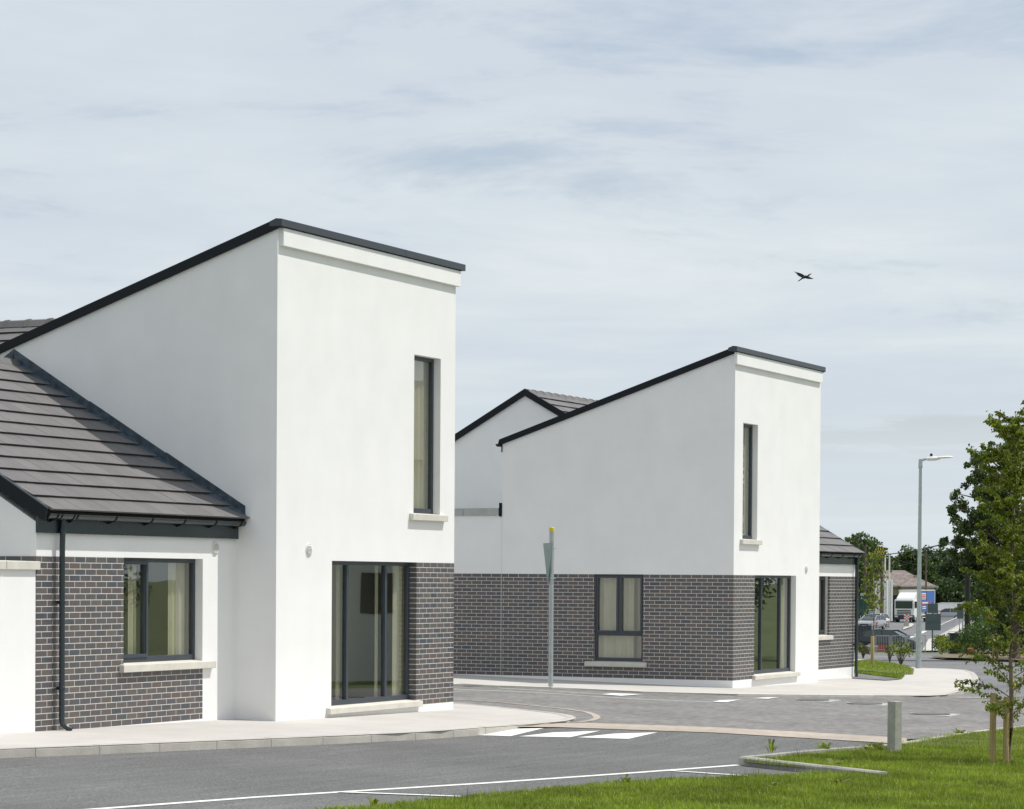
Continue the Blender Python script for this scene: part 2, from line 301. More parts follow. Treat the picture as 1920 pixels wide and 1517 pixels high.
def drape(name, pts, mat, off=0.0, kind='structure', parent=None, ramp_=False):
    bm = bmesh.new(); vs = [bm.verts.new((p[0], p[1], 0)) for p in pts]; bm.faces.new(vs)
    ds = [depth(p[0], p[1]) for p in pts]; lo, hi = min(ds), max(ds)
    cuts = [c for c in list(range(56, 82, 2))+TD[4:]+[90, 150, 225, 380] if lo < c < hi]
    def cut(co, no): bmesh.ops.bisect_plane(bm, geom=bm.verts[:]+bm.edges[:]+bm.faces[:], plane_co=co, plane_no=no, dist=1e-5)
    for c in cuts: cut((EYE.x+.90257*c, EYE.y+.43054*c, 0), (.90257, .43054, 0))
    if any(c for c in cuts):
        for s in range(-60, 61, 6): cut((EYE.x+.43054*s, EYE.y-.90257*s, 0), (.43054, -.90257, 0))
    for xx in (-15, 40): cut((xx, 0, 0), (1, 0, 0))
    for yy in (-16, 12): cut((0, yy, 0), (0, 1, 0))
    if ramp_:
        cut(S0, snor); cut(S0+snor*1.4, snor)
    of = off if callable(off) else (lambda x, y: off)
    for v in bm.verts: v.co.z = ground(v.co.x, v.co.y)+of(v.co.x, v.co.y)
    bmesh.ops.triangulate(bm, faces=bm.faces[:]); bmesh.ops.recalc_face_normals(bm, faces=bm.faces)
    for f in bm.faces:
        if f.normal.z < 0: f.normal_flip()
    me = bpy.data.meshes.new(name); bm.to_mesh(me); bm.free(); me.materials.append(mt[mat]); return link(name, me, parent, kind)
def PX(l, off=0.0): return [G(a, b, off) for a, b in l]
# base sheet
gd = [-60, -20, 0, 15, 30, 45]+list(range(56, 82, 2))+[90, 100, 115, 130, 150, 176, 200, 225, 250, 285, 319, 380, 450, 570, 700, 1000, 1500, 3000]
gs = [-1500, -600, -250, -120, -60, -40, -25, -12, 0, 12, 25, 40, 60, 120, 250, 600, 1500]
gv = []; gf = []
for d in gd:
    for s in gs:
        x = EYE.x+.90257*d+.43054*s; y = EYE.y+.43054*d-.90257*s; gv.append((x, y, ground(x, y)-(.2 if d < 170 else .06)))
for i in range(len(gd)-1):
    for j in range(len(gs)-1): a = i*len(gs)+j; gf.append((a, a+1, a+len(gs)+1, a+len(gs)))
soup('ground', gv, gf, 'field', kind='structure')

# near asphalt
ex = lambda x, y: Vector((x, y, 0))
drape('road', [ex(-34, -30), ex(20, -30), G(1925, 1380, -.1)+Vector((6, -6, 0)), G(1925, 1372, -.03), G(1690, 1391, -.03), G(1640, 1389, -.03), G(1340, 1371, -.03), G(1050, 1361, -.03), G(960, 1361, -.03), G(800, 1369, -.1), ex(-3, 1), ex(-20, 1), ex(-34, 1)], 'asphalt', offA, ramp_=True)
# block-paved table
pav = drape('block_paving', PX([(945, 1363.2), (1000, 1356.5), (1100, 1355.2), (1340, 1363.5), (1640, 1380), (1700, 1386)], -.03)+[G(1925, 1358, -.03)+Vector((3, -3, 0)), G(1925, 1309, -.03)+Vector((4, -2, 0))]+PX([(1925, 1309), (1772, 1301), (1640, 1301), (1335, 1297.5), (1035, 1285), (850, 1280)], -.03)+[ex(17, 25), ex(5.4, 25), ex(4, 1), ex(2, -.5), ex(-1, -2)], 'block', -.03)
drape('buff_sett_strip', PX([(955, 1363), (1000, 1357), (1100, 1355.6), (1340, 1364), (1500, 1372.5), (1640, 1380.5), (1700, 1384), (1700, 1396), (1640, 1392), (1340, 1374), (1050, 1364)], -.026), 'buff', -.022)
def ribbon(name, pts, wd, mat, off, ramp_=False, kind='structure'):
    P = [Vector((p.x, p.y, 0)) for p in pts]; L = []; R = []
    for i, p in enumerate(P):
        d = (P[min(i+1, len(P)-1)]-P[max(i-1, 0)]).normalized(); n = Vector((-d.y, d.x, 0))*wd/2; L.append(p+n); R.append(p-n)
    return drape(name, L+R[::-1], mat, off, ramp_=ramp_, kind=kind)
ring = PX([(850, 1311.5), (940, 1317), (1000, 1323), (1060, 1329), (1100, 1335), (1116, 1341), (1120, 1346), (1110, 1350.5), (1085, 1354)], -.026)
ribbon('buff_edge_course', ring, .11, 'buff', -.024)
# white paint
for q in ([(866, 1377.5), (923, 1366.3), (1019.7, 1365.3), (958.5, 1380)], [(972.8, 1380.6), (1035.3, 1373.3), (1125, 1370.2), (1069, 1382.2)], [(1082, 1382.4), (1152.5, 1375.4), (1233, 1373), (1178.5, 1385.3)]):
    drape('ramp_marking', PX(q, lambda x, y: offA(x, y)+.004), 'linew', lambda x, y: offA(x, y)+.004, ramp_=True)
ribbon('bay_line', PX([(100, 1522.5), (177, 1517), (480, 1494.5), (920, 1467.5), (1200, 1448), (1388, 1434)], -.096), .105, 'linew', -.096)
ribbon('bay_divider_line', PX([(634, 1484), (881, 1493)], -.09), .1, 'linew', -.092)
ribbon('bay_divider_line', PX([(1259, 1444.5), (1431, 1456)], -.09), .1, 'linew', -.092)
ribbon('paving_line', PX([(850, 1292), (1000, 1298), (1200, 1311), (1335, 1316)], -.026), .07, 'linew', -.026)
ribbon('paving_line', PX([(935, 1290.5), (1050, 1297), (1128, 1302)], -.026), .06, 'linew', -.022)
for q in ([(1125, 1302), (1150, 1300), (1205, 1302), (1165, 1305)], [(1335, 1316), (1352, 1313), (1388, 1312), (1362, 1317)], [(1411, 1309.5), (1430, 1308), (1462, 1307.5), (1440, 1310.5)], [(1482, 1304.4), (1500, 1303.3), (1528, 1303), (1512, 1305)]):
    drape('dash_marking', PX(q, -.024), 'linew', -.02)
# manholes
for k, (a, b, r) in enumerate(((1524, 1313.5, .42), (1621, 1320.5, .44), (1744, 1340, .46))):
    c = G(a, b, -.03); o = thing('manhole_cover', ['leftmost of the three round iron covers, in the paving by the white dashes', 'middle of the three round iron covers, left of the concrete post', 'iron cover in the paving right of the concrete post'][k], 'manhole cover', (c.x, c.y, c.z+.006), 0, 'manhole covers in the block paving'); o.rotation_euler[2] = math.radians(4)
    m_ = MB(); m_.box(-.42, .42, -.42, .42, -.03, .0); m_.build('concrete_surround', 'cap', o)
    m_ = MB(); m_.lathe([(r*.72, -.02), (r*.72, .012), (r*.62, .012), (r*.62, .006)], n=28); m_.build('iron_ring', 'iron', o)
    m_ = MB(); m_.lathe([(r*.6, -.02), (r*.6, .012)], n=28); m_.build('iron_lid', 'iron', o)

# pavement in front of the near house
kt = [(-60, 1407), (0, 1404.5), (200, 1397), (400, 1389), (600, 1381), (750, 1374.5), (830, 1370), (900, 1364.5), (1000, 1357.5), (1060, 1352), (1076, 1348), (1080, 1345), (1072, 1341), (1050, 1337.5), (1000, 1332), (940, 1325.5), (850, 1317.5)]
kp = PX(kt); kp[0] = kp[1]+(kp[1]-kp[2])*1.5
pv = drape('pavement', kp+[ex(5.2, 3), ex(-16, 3), ex(-16, kp[0].y)], 'conc', 0.0)
def kerbs(pts, parent, mat, top=.004, wd=.125, ln=.915, z0=-.3, side=1, rnd=.0):
    P = [Vector((p.x, p.y, 0)) for p in pts]; cum = [0]
    for i in range(1, len(P)): cum.append(cum[-1]+(P[i]-P[i-1]).length)
    def q(s):
        for i in range(1, len(P)):
            if s <= cum[i] or i == len(P)-1: t = (s-cum[i-1])/(cum[i]-cum[i-1]); return P[i-1].lerp(P[i], t)
    s = 0; n = 0
    while s < cum[-1]-.15:
        e = min(s+ln, cum[-1]); a, b = q(s+.004), q(e-.004); d = (b-a).normalized(); nn = Vector((-d.y, d.x, 0))*side*wd; m_ = MB(); j = random.uniform(-.002, .002); cc = (a+b)/2; cz = ground(cc.x, cc.y)
        vs = []
        for p, zz in ((a, z0), (b, z0), (b+nn, z0), (a+nn, z0), (a, top-.018), (b, top-.018), (b+nn, top), (a+nn, top), (a+nn*.16, top), (b+nn*.16, top)):
            vs.append((p.x-cc.x, p.y-cc.y, ground(p.x, p.y)+zz+j-cz))
        m_.add(vs, [(0, 3, 2, 1), (0, 1, 5, 4), (1, 2, 6, 9, 5), (2, 3, 7, 6), (3, 0, 4, 8, 7), (4, 5, 9, 8), (8, 9, 6, 7)]); m_.build('kerb_stone', mat, parent, loc=(cc.x, cc.y, cz)); s = e; n += 1
kerbs(kp, pv, 'kerb', side=1)
# far pavement in front of the second house
p2 = PX([(820, 1281.5), (850, 1283), (1035, 1288.5), (1200, 1296.5), (1378, 1301.4), (1640, 1304), (1740, 1304.5), (1772, 1303), (1795, 1298), (1815, 1291), (1829, 1284), (1835, 1277), (1833, 1268), (1826, 1260.5), (1810, 1256), (1780, 1253.8), (1725, 1252.3), (1700, 1250), (1650, 1239), (1615, 1236), (1596, 1236)])
pv2 = drape('pavement', p2+[ex(45, 8), ex(18.8, 8), ex(18.8, 14), ex(17.6, 14)], 'conc', 0.0)
kerbs(p2[1:6], pv2, 'sill', side=1, top=.005)
kerbs(p2[5:17], pv2, 'kerb', side=1, top=.005)
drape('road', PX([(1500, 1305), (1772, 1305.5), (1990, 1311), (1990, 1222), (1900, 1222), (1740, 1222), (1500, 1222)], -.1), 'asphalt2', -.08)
ribbon('road_edge_line', PX([(1790, 1308.5), (1925, 1310)], -.03), .18, 'kerb', -.018)
PLAWN = [drape('verge_lawn', PX(q, .01), 'grassbase', .015) for q in ([(1598, 1240), (1632, 1237), (1674, 1244), (1706, 1251), (1714, 1256), (1712, 1264), (1695, 1264.2), (1598, 1255.5)], [(1598, 1258.5), (1696, 1267), (1690, 1273), (1598, 1261.5)])]
drape('side_path', PX([(1598, 1262), (1690, 1273.5), (1660, 1275.5), (1598, 1271.5)], .01), 'asphalt2', .012)

# foreground lawn
lawn = [(560, 1524), (623, 1519.5), (756, 1507.5), (881, 1495), (990, 1484.5), (1100, 1474), (1200, 1466), (1430, 1457.5), (1640, 1449.5)]
lp = PX(lawn, -.05); i1 = PX([(1396, 1421.5), (1551, 1405.5), (1657, 1397), (1693, 1392), (1808, 1374), (1930, 1359.5)], -.02)
lawn_pts = lp+PX([(1560, 1441), (1396, 1424)], -.02)+i1+[i1[-1]+Vector((5, -5, 0)), ex(2, -26), ex(-30, -26)]
def lawn_off(x, y): return -.045
drape('lawn', lawn_pts, 'grassbase', lawn_off)
ed = PX([(560, 1522), (623, 1517), (756, 1505), (881, 1492.7), (990, 1482), (1100, 1471.8), (1200, 1463.6), (1430, 1455.2), (1640, 1448)], -.06)
isl = bpy.data.objects.new('lawn_kerb', None); COL.objects.link(isl); isl['kind'] = 'structure'
kerbs(ed, isl, 'kerb', top=-.065, wd=.06, side=-1)
kerbs(PX([(1650, 1447.5), (1384.6, 1418.6)], 0), isl, 'kerbg', top=.0, side=-1, wd=.13)
kerbs(PX([(1385.5, 1418), (1551, 1402.8), (1657, 1395)], 0), isl, 'kerbg', top=.0, side=-1, wd=.13)
kerbs(PX([(1657, 1394.8), (1693, 1390), (1808, 1371.5), (1935, 1357.5)], -.01), isl, 'kerb', top=-.01, side=-1)

# grass blades
def pip(X, Y, poly):
    ins = np.zeros(len(X), bool); n = len(poly); j = n-1
    for i in range(n):
        xi, yi = poly[i][0], poly[i][1]; xj, yj = poly[j][0], poly[j][1]
        c = ((yi > Y) != (yj > Y)) & (X < (xj-xi)*(Y-yi)/(yj-yi+1e-12)+xi); ins ^= c; j = i
    return ins
def planev(x, y): return -.05-.0122*np.clip(x, -15, 40)+.022*np.clip(y, -16, 12)
def blades(name, poly, n, off, hmin, hmax, wdt, zf, label=None, pmargin=1.0):
    P = np.array([[p[0], p[1]] for p in poly]); lo = P.min(0); hi = P.max(0)
    X = rng.uniform(lo[0], hi[0], n*6); Y = rng.uniform(lo[1], hi[1], n*6)
    dd = depth(X, Y); ss = (X-EYE.x)*.43054-(Y-EYE.y)*.90257
    k = pip(X, Y, P) & (dd > 18) & (np.abs(ss) < .2*dd+pmargin)
    X = X[k][:n]; Y = Y[k][:n]; n = len(X); Z = zf(X, Y)+off
    cl = np.sin(X*3.1+Y*1.7)*np.sin(Y*4.3-X*2.2)*.5+.5
    H = rng.uniform(hmin, hmax, n)*(.65+.6*cl); a = rng.uniform(0, 6.283, n); le = rng.uniform(.1, .75, n)*H; la = rng.uniform(0, 6.283, n)
    dx = np.cos(a)*wdt/2; dy = np.sin(a)*wdt/2; V = np.zeros((n, 5, 3), np.float32)
    bx, by = np.cos(la)*le, np.sin(la)*le
    V[:, 0] = np.stack([X-dx, Y-dy, Z-.01], 1); V[:, 1] = np.stack([X+dx, Y+dy, Z-.01], 1)
    V[:, 2] = np.stack([X+dx*.8+bx*.35, Y+dy*.8+by*.35, Z+H*.6], 1); V[:, 3] = np.stack([X-dx*.8+bx*.35, Y-dy*.8+by*.35, Z+H*.6], 1)
    V[:, 4] = np.stack([X+bx, Y+by, Z+H], 1)
    me = bpy.data.meshes.new(name); me.vertices.add(n*5); me.vertices.foreach_set('co', V.ravel())
    b = np.arange(n)[:, None]*5; tri = np.concatenate([b+[0, 1, 2], b+[0, 2, 3], b+[3, 2, 4]], 1).reshape(-1, 3).astype(np.int32)
    me.loops.add(tri.size); me.loops.foreach_set('vertex_index', tri.ravel()); me.polygons.add(len(tri)); me.polygons.foreach_set('loop_start', np.arange(len(tri), dtype=np.int32)*3); me.polygons.foreach_set('loop_total', np.full(len(tri), 3, np.int32))
    me.update(calc_edges=True); me.materials.append(mt['blade']); o = link(name, me, None, 'stuff'); o['label'] = label or name; o['category'] = 'grass'; return o
blades('grass', lawn_pts, 300000, -.045, .03, .062, .006, planev, 'bright green lawn grass in the foreground')
blades('grass', lawn_pts, 26000, -.045, .02, .045, .024, planev, 'clover and broad leaves low among the foreground grass')
blades('grass', lawn_pts, 9000, -.045, .06, .13, .006, planev, 'longer pale grass stalks standing up out of the lawn')
gv_ = np.vectorize(ground)
for o_, n_ in zip(PLAWN, (9000, 3000)):
    pts = [v.co for v in o_.data.vertices]
for q, n_ in (([(1598, 1240), (1632, 1237), (1674, 1244), (1706, 1251), (1714, 1256), (1712, 1264), (1695, 1264.2), (1598, 1255.5)], 16000), ([(1598, 1258.5), (1696, 1267), (1690, 1273), (1598, 1261.5)], 5000)):
    blades('grass', PX(q, .01), n_, .01, .03, .06, .012, gv_, 'grass of the small verge beside the second house')

# ------------------------------------------------------------------ house parts
W_ = 5.24
def window_part(f, u0, u1, z0, z1, rec, parent, lights, sill, casement=(), transom=None, curtain=(), room_d=2.6, umin=-9, umax=9, name='window', sill_d=.07):
    """f maps (u, inward depth, z)."""
    fr = MB(f); t = .055; d0, d1 = rec, rec+.07
    fr.box(u0, u1, d0, d1, z0, z0+.07); fr.box(u0, u1, d0, d1, z1-t, z1); fr.box(u0, u0+t, d0, d1, z0+.07, z1-t); fr.box(u1-t, u1, d0, d1, z0+.07, z1-t)
    for a in lights: fr.box(a-.03, a+.03, d0-.004, d1, (transom or z0)+(.03 if transom else .07), z1-t)
    if transom: fr.box(u0+t, u1-t, d0-.004, d1, transom-.03, transom+.03)
    for (a, b, c, d) in casement:
        k = .045; fr.box(a, b, d0-.018, d0-.002, c, c+k); fr.box(a, b, d0-.018, d0-.002, d-k, d); fr.box(a, a+k, d0-.018, d0-.002, c+k, d-k); fr.box(b-k, b, d0-.018, d0-.002, c+k, d-k)
    W = fr.build(name, 'frame', parent, bevel=.004)
    edges = [u0+t]+list(lights)+[u1-t]
    for i in range(len(edges)-1):
        p = MB(f); p.box(edges[i]+.005, edges[i+1]-.005, d0+.03, d0+.036, (transom or z0+.04)+.01, z1-t+.005); p.build('pane', 'glass', W)
    if transom:
        p = MB(f); p.box(u0+t, u1-t, d0+.03, d0+.036, z0+.05, transom-.02); p.build('pane', 'glass', W)
    s = MB(f); a, b, h = sill
    s.prism([(-sill_d, z0-h), (rec+.02, z0-h), (rec+.02, z0-.002), (-sill_d, z0-.022)], a, b, 'x'); s.build('sill', 'sill', W, bevel=.006)
    r = MB(f); U0, U1 = max(u0-.9, umin), min(u1+.9, umax); A = rec+.1; Z0, Z1 = z0-.75 if z0 > .5 else z0-.05, z1+.35; B = A+room_d
    r.add([(U0, A+.12, Z0), (U1, A+.12, Z0), (U1, B, Z0), (U0, B, Z0), (U0, A+.12, Z1), (U1, A+.12, Z1), (U1, B, Z1), (U0, B, Z1)], [(0, 1, 2, 3), (4, 5, 6, 7), (1, 2, 6, 5), (2, 3, 7, 6), (3, 0, 4, 7)])
    r.build('room_interior', 'interior', W)
    for (a, b) in curtain:
        c = MB(f); n = int((b-a)/.03)+2; vs = []; fs = []
        for i in range(n):
            u = a+(b-a)*i/(n-1); w = rec+.11+.018*math.sin(i*1.35)+.008*math.sin(i*.5)
            vs += [(u, w, z0+.0), (u, w, z1+.0)]
        for i in range(n-1): fs.append((2*i, 2*i+2, 2*i+3, 2*i+1))
        c.add(vs, fs); c.build('curtain', 'curtain', W, smooth=True)
    return W
BRK = {}
def brick_mesh(sx, sy, sz, mat, key):
    k = (round(sx, 3), round(sy, 3), round(sz, 3), mat, key)
    if k not in BRK:
        me = bpy.data.meshes.new(key); b = MB(); b.box(-sx/2, sx/2, -sy/2, sy/2, -sz/2, sz/2); me.from_pydata(b.v, [], b.f); me.materials.append(mt[mat]); BRK[k] = me
    return BRK[k]
def course_rows(rows, z0, u0, u1, corner, holes, first_full_even=True, skip_header=True):
    """returns (u_a,u_b,z,deep) ; corner = 'a' / 'b' side the bond is measured from"""
    out = []
    for r in range(rows):
        z = z0+r*.075; even = (r % 2 == 0) == first_full_even; s = 0.0 if even else -.1125; L = u1-u0
        first = True
        while s < L-.02:
            a, b = max(s, 0), min(s+.215, L)
            skip = (not even) and s < 0 and skip_header
            if b-a > .03 and not skip:
                A, B = (u0+a, u0+b) if corner == 'a' else (u1-b, u1-a)
                segs = [(A, B)]
                for (ha, hb, hz0, hz1) in holes:
                    if z+.0325 > hz0 and z+.03 < hz1:
                        ns_ = []
                        for (p, q) in segs:
                            if q <= ha or p >= hb: ns_.append((p, q))
                            else:
                                if p < ha: ns_.append((p, min(q, ha)))
                                if q > hb: ns_.append((max(p, hb), q))
                        segs = ns_
                for (p, q) in segs:
                    if q-p > .004: out.append((p, q, z, first and s >= 0 and even and skip_header))
            first = False; s += .225
    return out
def emit_bricks(specs, parent, prio, key='brick', m1='brick', m2='brick_i', limit=300, origin=Vector((0, 0, 0))):
    """specs: (x0,x1,y0,y1,z0,z1) local boxes"""
    specs = sorted(specs, key=prio); rest = MB()
    for i, s in enumerate(specs):
        x0, x1 = sorted(s[0:2]); y0, y1 = sorted(s[2:4]); z0, z1 = s[4:6]
        if i < limit:
            o = link(key, brick_mesh(x1-x0, y1-y0, z1-z0, m1, key), parent); o.location = ((x0+x1)/2, (y0+y1)/2, (z0+z1)/2)
        else: rest.box(x0, x1, y0, y1, z0, z1)
    if rest.v: rest.build(key, m2, parent, kind='stuff')

def tiles(parent, name, org, ux, vx, nx, cols, rows, tw, gauge, prio_eye, limit=300, root=Vector((0, 0, 0)), clip=None):
    """org = eave corner (local); ux along eave, vx up slope, nx normal"""
    L = gauge+.075; th = .014
    def tm(wd):
        k = ('tile', round(wd, 3))
        if k not in BRK:
            me = bpy.data.meshes.new('tile'); b = MB(); hw = wd/2-.0015
            lo, hi = .050, .014
            b.add([(-hw, .03, lo-.036), (hw, .03, lo-.036), (hw, L, hi-th), (-hw, L, hi-th), (-hw, 0, lo), (hw, 0, lo), (hw, L, hi), (-hw, L, hi)], [(0, 3, 2, 1), (4, 5, 6, 7), (0, 1, 5, 4), (1, 2, 6, 5), (2, 3, 7, 6), (3, 0, 4, 7)])
            me.from_pydata(b.v, [], b.f); me.materials.append(mt['tile']); BRK[k] = me
        return BRK[k]
    lst = []
    for r in range(rows):
        s = -tw/2 if r % 2 else 0.0
        while s < cols*tw-.01:
            a, b = max(s, 0), min(s+tw, cols*tw)
            if b-a > .05: lst.append((r, a, b))
            s += tw
    Mx = Matrix((ux, vx, nx)).transposed().to_4x4(); rest = MB(); out = []
    for r, a, b in lst:
        p = org+ux*((a+b)/2)+vx*(r*gauge-.02); out.append(((root+p-prio_eye).length, p, b-a))
    out.sort(key=lambda q: q[0])
    for i, (dd, p, wd) in enumerate(out):
        me = tm(wd); j = Matrix.Translation(p+nx*random.uniform(-.0015, .0025)) @ Mx @ Matrix.Rotation(random.uniform(-.002, .002), 4, 'Z')
        if i < limit:
            o = link('tile', me, parent); o.matrix_local = j
        else:
            rest.add([tuple(j @ v.co) for v in me.vertices], [tuple(q.vertices) for q in me.polygons])
    if rest.v: rest.build('tile', 'tile_i', parent, kind='stuff')

def gutter_run(f, x0, x1, y, z, parent, brackets, drop=None, name='gutter'):
    g = MB(f); n = 8; vs = []
    for xx in (x0, x1):
        for k in range(n+1):
            t = math.pi*k/n; vs.append((xx, y-.058*math.cos(t), z-.06*math.sin(t)))
        for k in range(n, -1, -1):
            t = math.pi*k/n; vs.append((xx, y-.052*math.cos(t), z-.054*math.sin(t)))
    m = 2*(n+1); g.add(vs, [(i, (i+1) % m, m+(i+1) % m, m+i) for i in range(m)])
    for xx in (x0, x1-.004): g.prism([(y-.058*math.cos(math.pi*k/n), z-.06*math.sin(math.pi*k/n)) for k in range(n+1)], xx, xx+.004, 'x')
    g.tube([(x0, y-.058, z), (x1, y-.058, z)], .007, 6)
    G_ = g.build(name, 'gutter', parent, smooth=True)
    for bx in brackets:
        b = MB(f); pts = [(y-.066*math.cos(math.pi*k/n), z-.068*math.sin(math.pi*k/n)) for k in range(n+1)]
        b.prism([(y-.068, z+.012)]+pts+[(y+.07, z+.0)], bx-.012, bx+.012, 'x'); b.prism([(y-.02, z-.06), (y+.075, z-.1), (y+.075, z-.03)], bx-.01, bx+.01, 'x'); b.build('bracket', 'trim', G_)
    return G_

def house(D, root, loc, flip, label_extra):
    """design coordinates: tower x 0..W_, y 0..5.1; wing x -4.46..0 at y .64"""
    R = root; sgn = -1 if flip else 1
    WX = -4.46; WY = .64; S = .336; TOP = 6.51; YB = 5.1
    wl = MB(D)
    # tower front, between the side walls
    xa, xb = .3, W_-.3; SL = (3.91, 4.76, 2.83, 5.14); DR = (1.5, 4.02, .085, 2.1)
    wl.box(xa, DR[0], 0, .3, -.5, 2.1); wl.box(DR[0], DR[1], 0, .3, -.5, -.02)
    wl.box(xa, SL[0], 0, .3, 2.1, 6.4); wl.box(SL[1], xb, 0, .3, 2.1, 6.4); wl.box(SL[0], SL[1], 0, .3, 2.1, SL[2]-.1); wl.box(SL[0], SL[1], 0, .3, SL[3], 6.4)
    wl.box(DR[1], xb, 0, .3, -.5, 0)
    # side wall x=0
    wl.prism([(0, -.5), (YB, -.5), (YB, TOP-S*YB), (0, TOP)], 0, .3, 'x')
    # outer side wall
    OW = (1.936, 3.015, .34, 2.1)
    wl.prism([(0, 2.1), (YB, 2.1), (YB, TOP-S*YB), (0, TOP)], W_-.3, W_, 'x'); wl.box(W_-.3, W_, 0, YB, -.5, 0)
    wl.box(.3, xb, YB-.3, YB, -.4, TOP-S*YB-.05)
    # annex beyond the tower on the outer side (its wall in line with the gable)
    wl.box(W_-.3, W_, YB+.004, 9.5, 2.1, 3.30); wl.box(W_-.3, W_, YB+.004, 9.5, -.5, 0)
    # wing
    wl.box(WX+.3, -2.63, WY, WY+.3, 2.1, 2.5); wl.box(-2.63, -.80, WY, WY+.3, 2.1, 2.5); wl.box(-.80, 0, WY, WY+.3, -.5, 2.5); wl.box(WX+.3, -.80, WY, WY+.3, -.5, 0)
    RY, RZ = 4.253, 4.62; E0 = 2.5
    gp = [(WY, 2.1), (2*RY-WY, 2.1), (2*RY-WY, E0), (RY, RZ), (WY, E0)]
    wl.prism(gp, WX, WX+.3, 'x'); wl.box(WX, WX+.3, WY, 2*RY-WY, -.5, 0)
    wl.build('wall', 'render', R)
    bd = MB(D); bd.box(.055, W_+.05, -.06, .002, 6.265, 6.50); bd.build('parapet_band', 'render', R, bevel=.004)
    # mortar backing of the brick panels
    e = .0002
    for bb in [(DR[1]+e, W_-e, e, .3-e, 0, 2.099)]+[(W_-.3, W_-e, a, b, c, d) for (a, b, c, d) in ((.3, OW[0]-e, 0, 2.099), (OW[1]+e, 9.5, 0, 2.099), (OW[0]-e, OW[1]+e, 0, OW[2]-.11))]+[(WX+e, -2.63-e, WY+e, WY+.3, 0, 2.099), (-2.63-e, -.8, WY+e, WY+.3, 0, .78-.11), (WX+e, WX+.29, WY+.3, 2*RY-WY, 0, 2.099)]:
        mo = MB(D); mo.box(*bb); mo.build('mortar', 'mortar', R)
    # bricks
    sp = []; pr = .0009; dp = .05
    def add(bx): x0, y0, z0 = D(bx[0], bx[2], bx[4]); x1, y1, z1 = D(bx[1], bx[3], bx[5]); sp.append((x0, x1, y0, y1, z0, z1))
    for (a, b, z, deep) in course_rows(28, .005, DR[1]-.001, W_+pr, 'b', []):
        add((a, b, -pr, .1025 if deep else dp, z, z+.065))
    for (a, b, z, deep) in course_rows(28, .005, -pr, 5.1, 'a', [(OW[0]+.0, OW[1], OW[2]-.11, 2.2)], first_full_even=False):
        add((W_-(.1025 if deep else dp), W_+pr, a, b, z, z+.065))
    for (a, b, z, deep) in course_rows(28, .005, 5.118, 9.5, 'a', [], first_full_even=False, skip_header=False):
        add((W_-dp, W_+pr, a, b, z, z+.065))
    for r in range(28):     # return of the door reveal
        z = .005+r*.075
        add((DR[1]-.0012, DR[1]+.1, .0505, .2, z, z+.065))
    for (a, b, z, deep) in course_rows(28, .005, WX-pr, -.795, 'a', [(-2.63, 0, .78-.12, 2.2)]):
        add((a, b, WY-pr, WY+(.1025 if deep else dp), z, z+.065))
    for (a, b, z, deep) in course_rows(28, .005, WY-pr, 2*RY-WY, 'a', [], first_full_even=False):
        add((WX-pr, WX+(.1025 if deep else dp), a, b, z, z+.065))
    if flip: prio = lambda s: (0 if (s[0] < .03 and s[2] < 5.6) else 1, (Vector((s[0], s[2], s[4]))+loc-EYE).length)
    else: prio = lambda s: (0 if min(s[2], s[3]) < 1.2 and not (s[0] > 5.1 and s[2] > .05) else 1, (Vector((s[0], s[2], s[4]))+loc-EYE).length)
    emit_bricks(sp, R, prio)
    # movement joint
    mj = MB(D); mj.box(W_-.1, W_+.002, 5.103, 5.115, 0, 2.1); mj.box(W_-.1, W_+.0015, 5.1005, 5.1035, 2.1, 3.3); mj.build('movement_joint', 'cap', R)
    if True:
        cp = [(5.17, 5.98), (5.99, 6.9), (6.91, 7.8), (7.81, 8.7), (8.71, 9.5)]
        for a, b in cp: m_ = MB(D); m_.box(W_-.34, W_+.03, a, b, 3.30, 3.455); m_.build('capping_stone', 'cap', R, bevel=.006)
        m_ = MB(D); m_.box(W_-.3, W_+.025, 5.105, 5.16, 3.28, 3.56); m_.build('flashing_end', 'trim', R)
        m_ = MB(D); m_.box(.3, W_-.345, YB+.01, 9.5, 3.2, 3.3); m_.build('annex_roof', 'cap', R)
    # window units
    fy = lambda o: (lambda u, w_, z: D(u, o+w_, z))
    w1 = window_part(fy(0), DR[0], DR[1], DR[2], DR[3], .115, R, [2.15, 3.29], (1.36, 4.12, .105), umin=.35, umax=W_-.35, curtain=([(2.02, 2.12), (3.16, 3.24), (3.7, 3.96)] if not flip else [(1.56, 2.05)]))
    window_part(fy(0), SL[0], SL[1], SL[2], SL[3], .115, R, [], (3.78, 4.90, .115), umin=.35, umax=W_-.35, curtain=[(3.95, 4.72)])
    window_part(fy(WY), -2.63, -.80, .78, 2.1, .115, R, [-1.96], (-2.72, -.565, .115), casement=((-2.6, -1.93, .84, 2.06),), curtain=([(-2.2, -2.02), (-1.28, -.85)] if not flip else [(-2.6, -1.0)]))
    window_part(lambda u, w_, z: D(W_-w_, u, z), OW[0], OW[1], OW[2], OW[3], .06, R, [2.476], (1.84, 3.19, .11), casement=((1.97, 2.456, .915, 2.07), (2.496, 2.98, .915, 2.07)), transom=.885, umin=.4, umax=4.9, curtain=[(2.2, 2.97)])
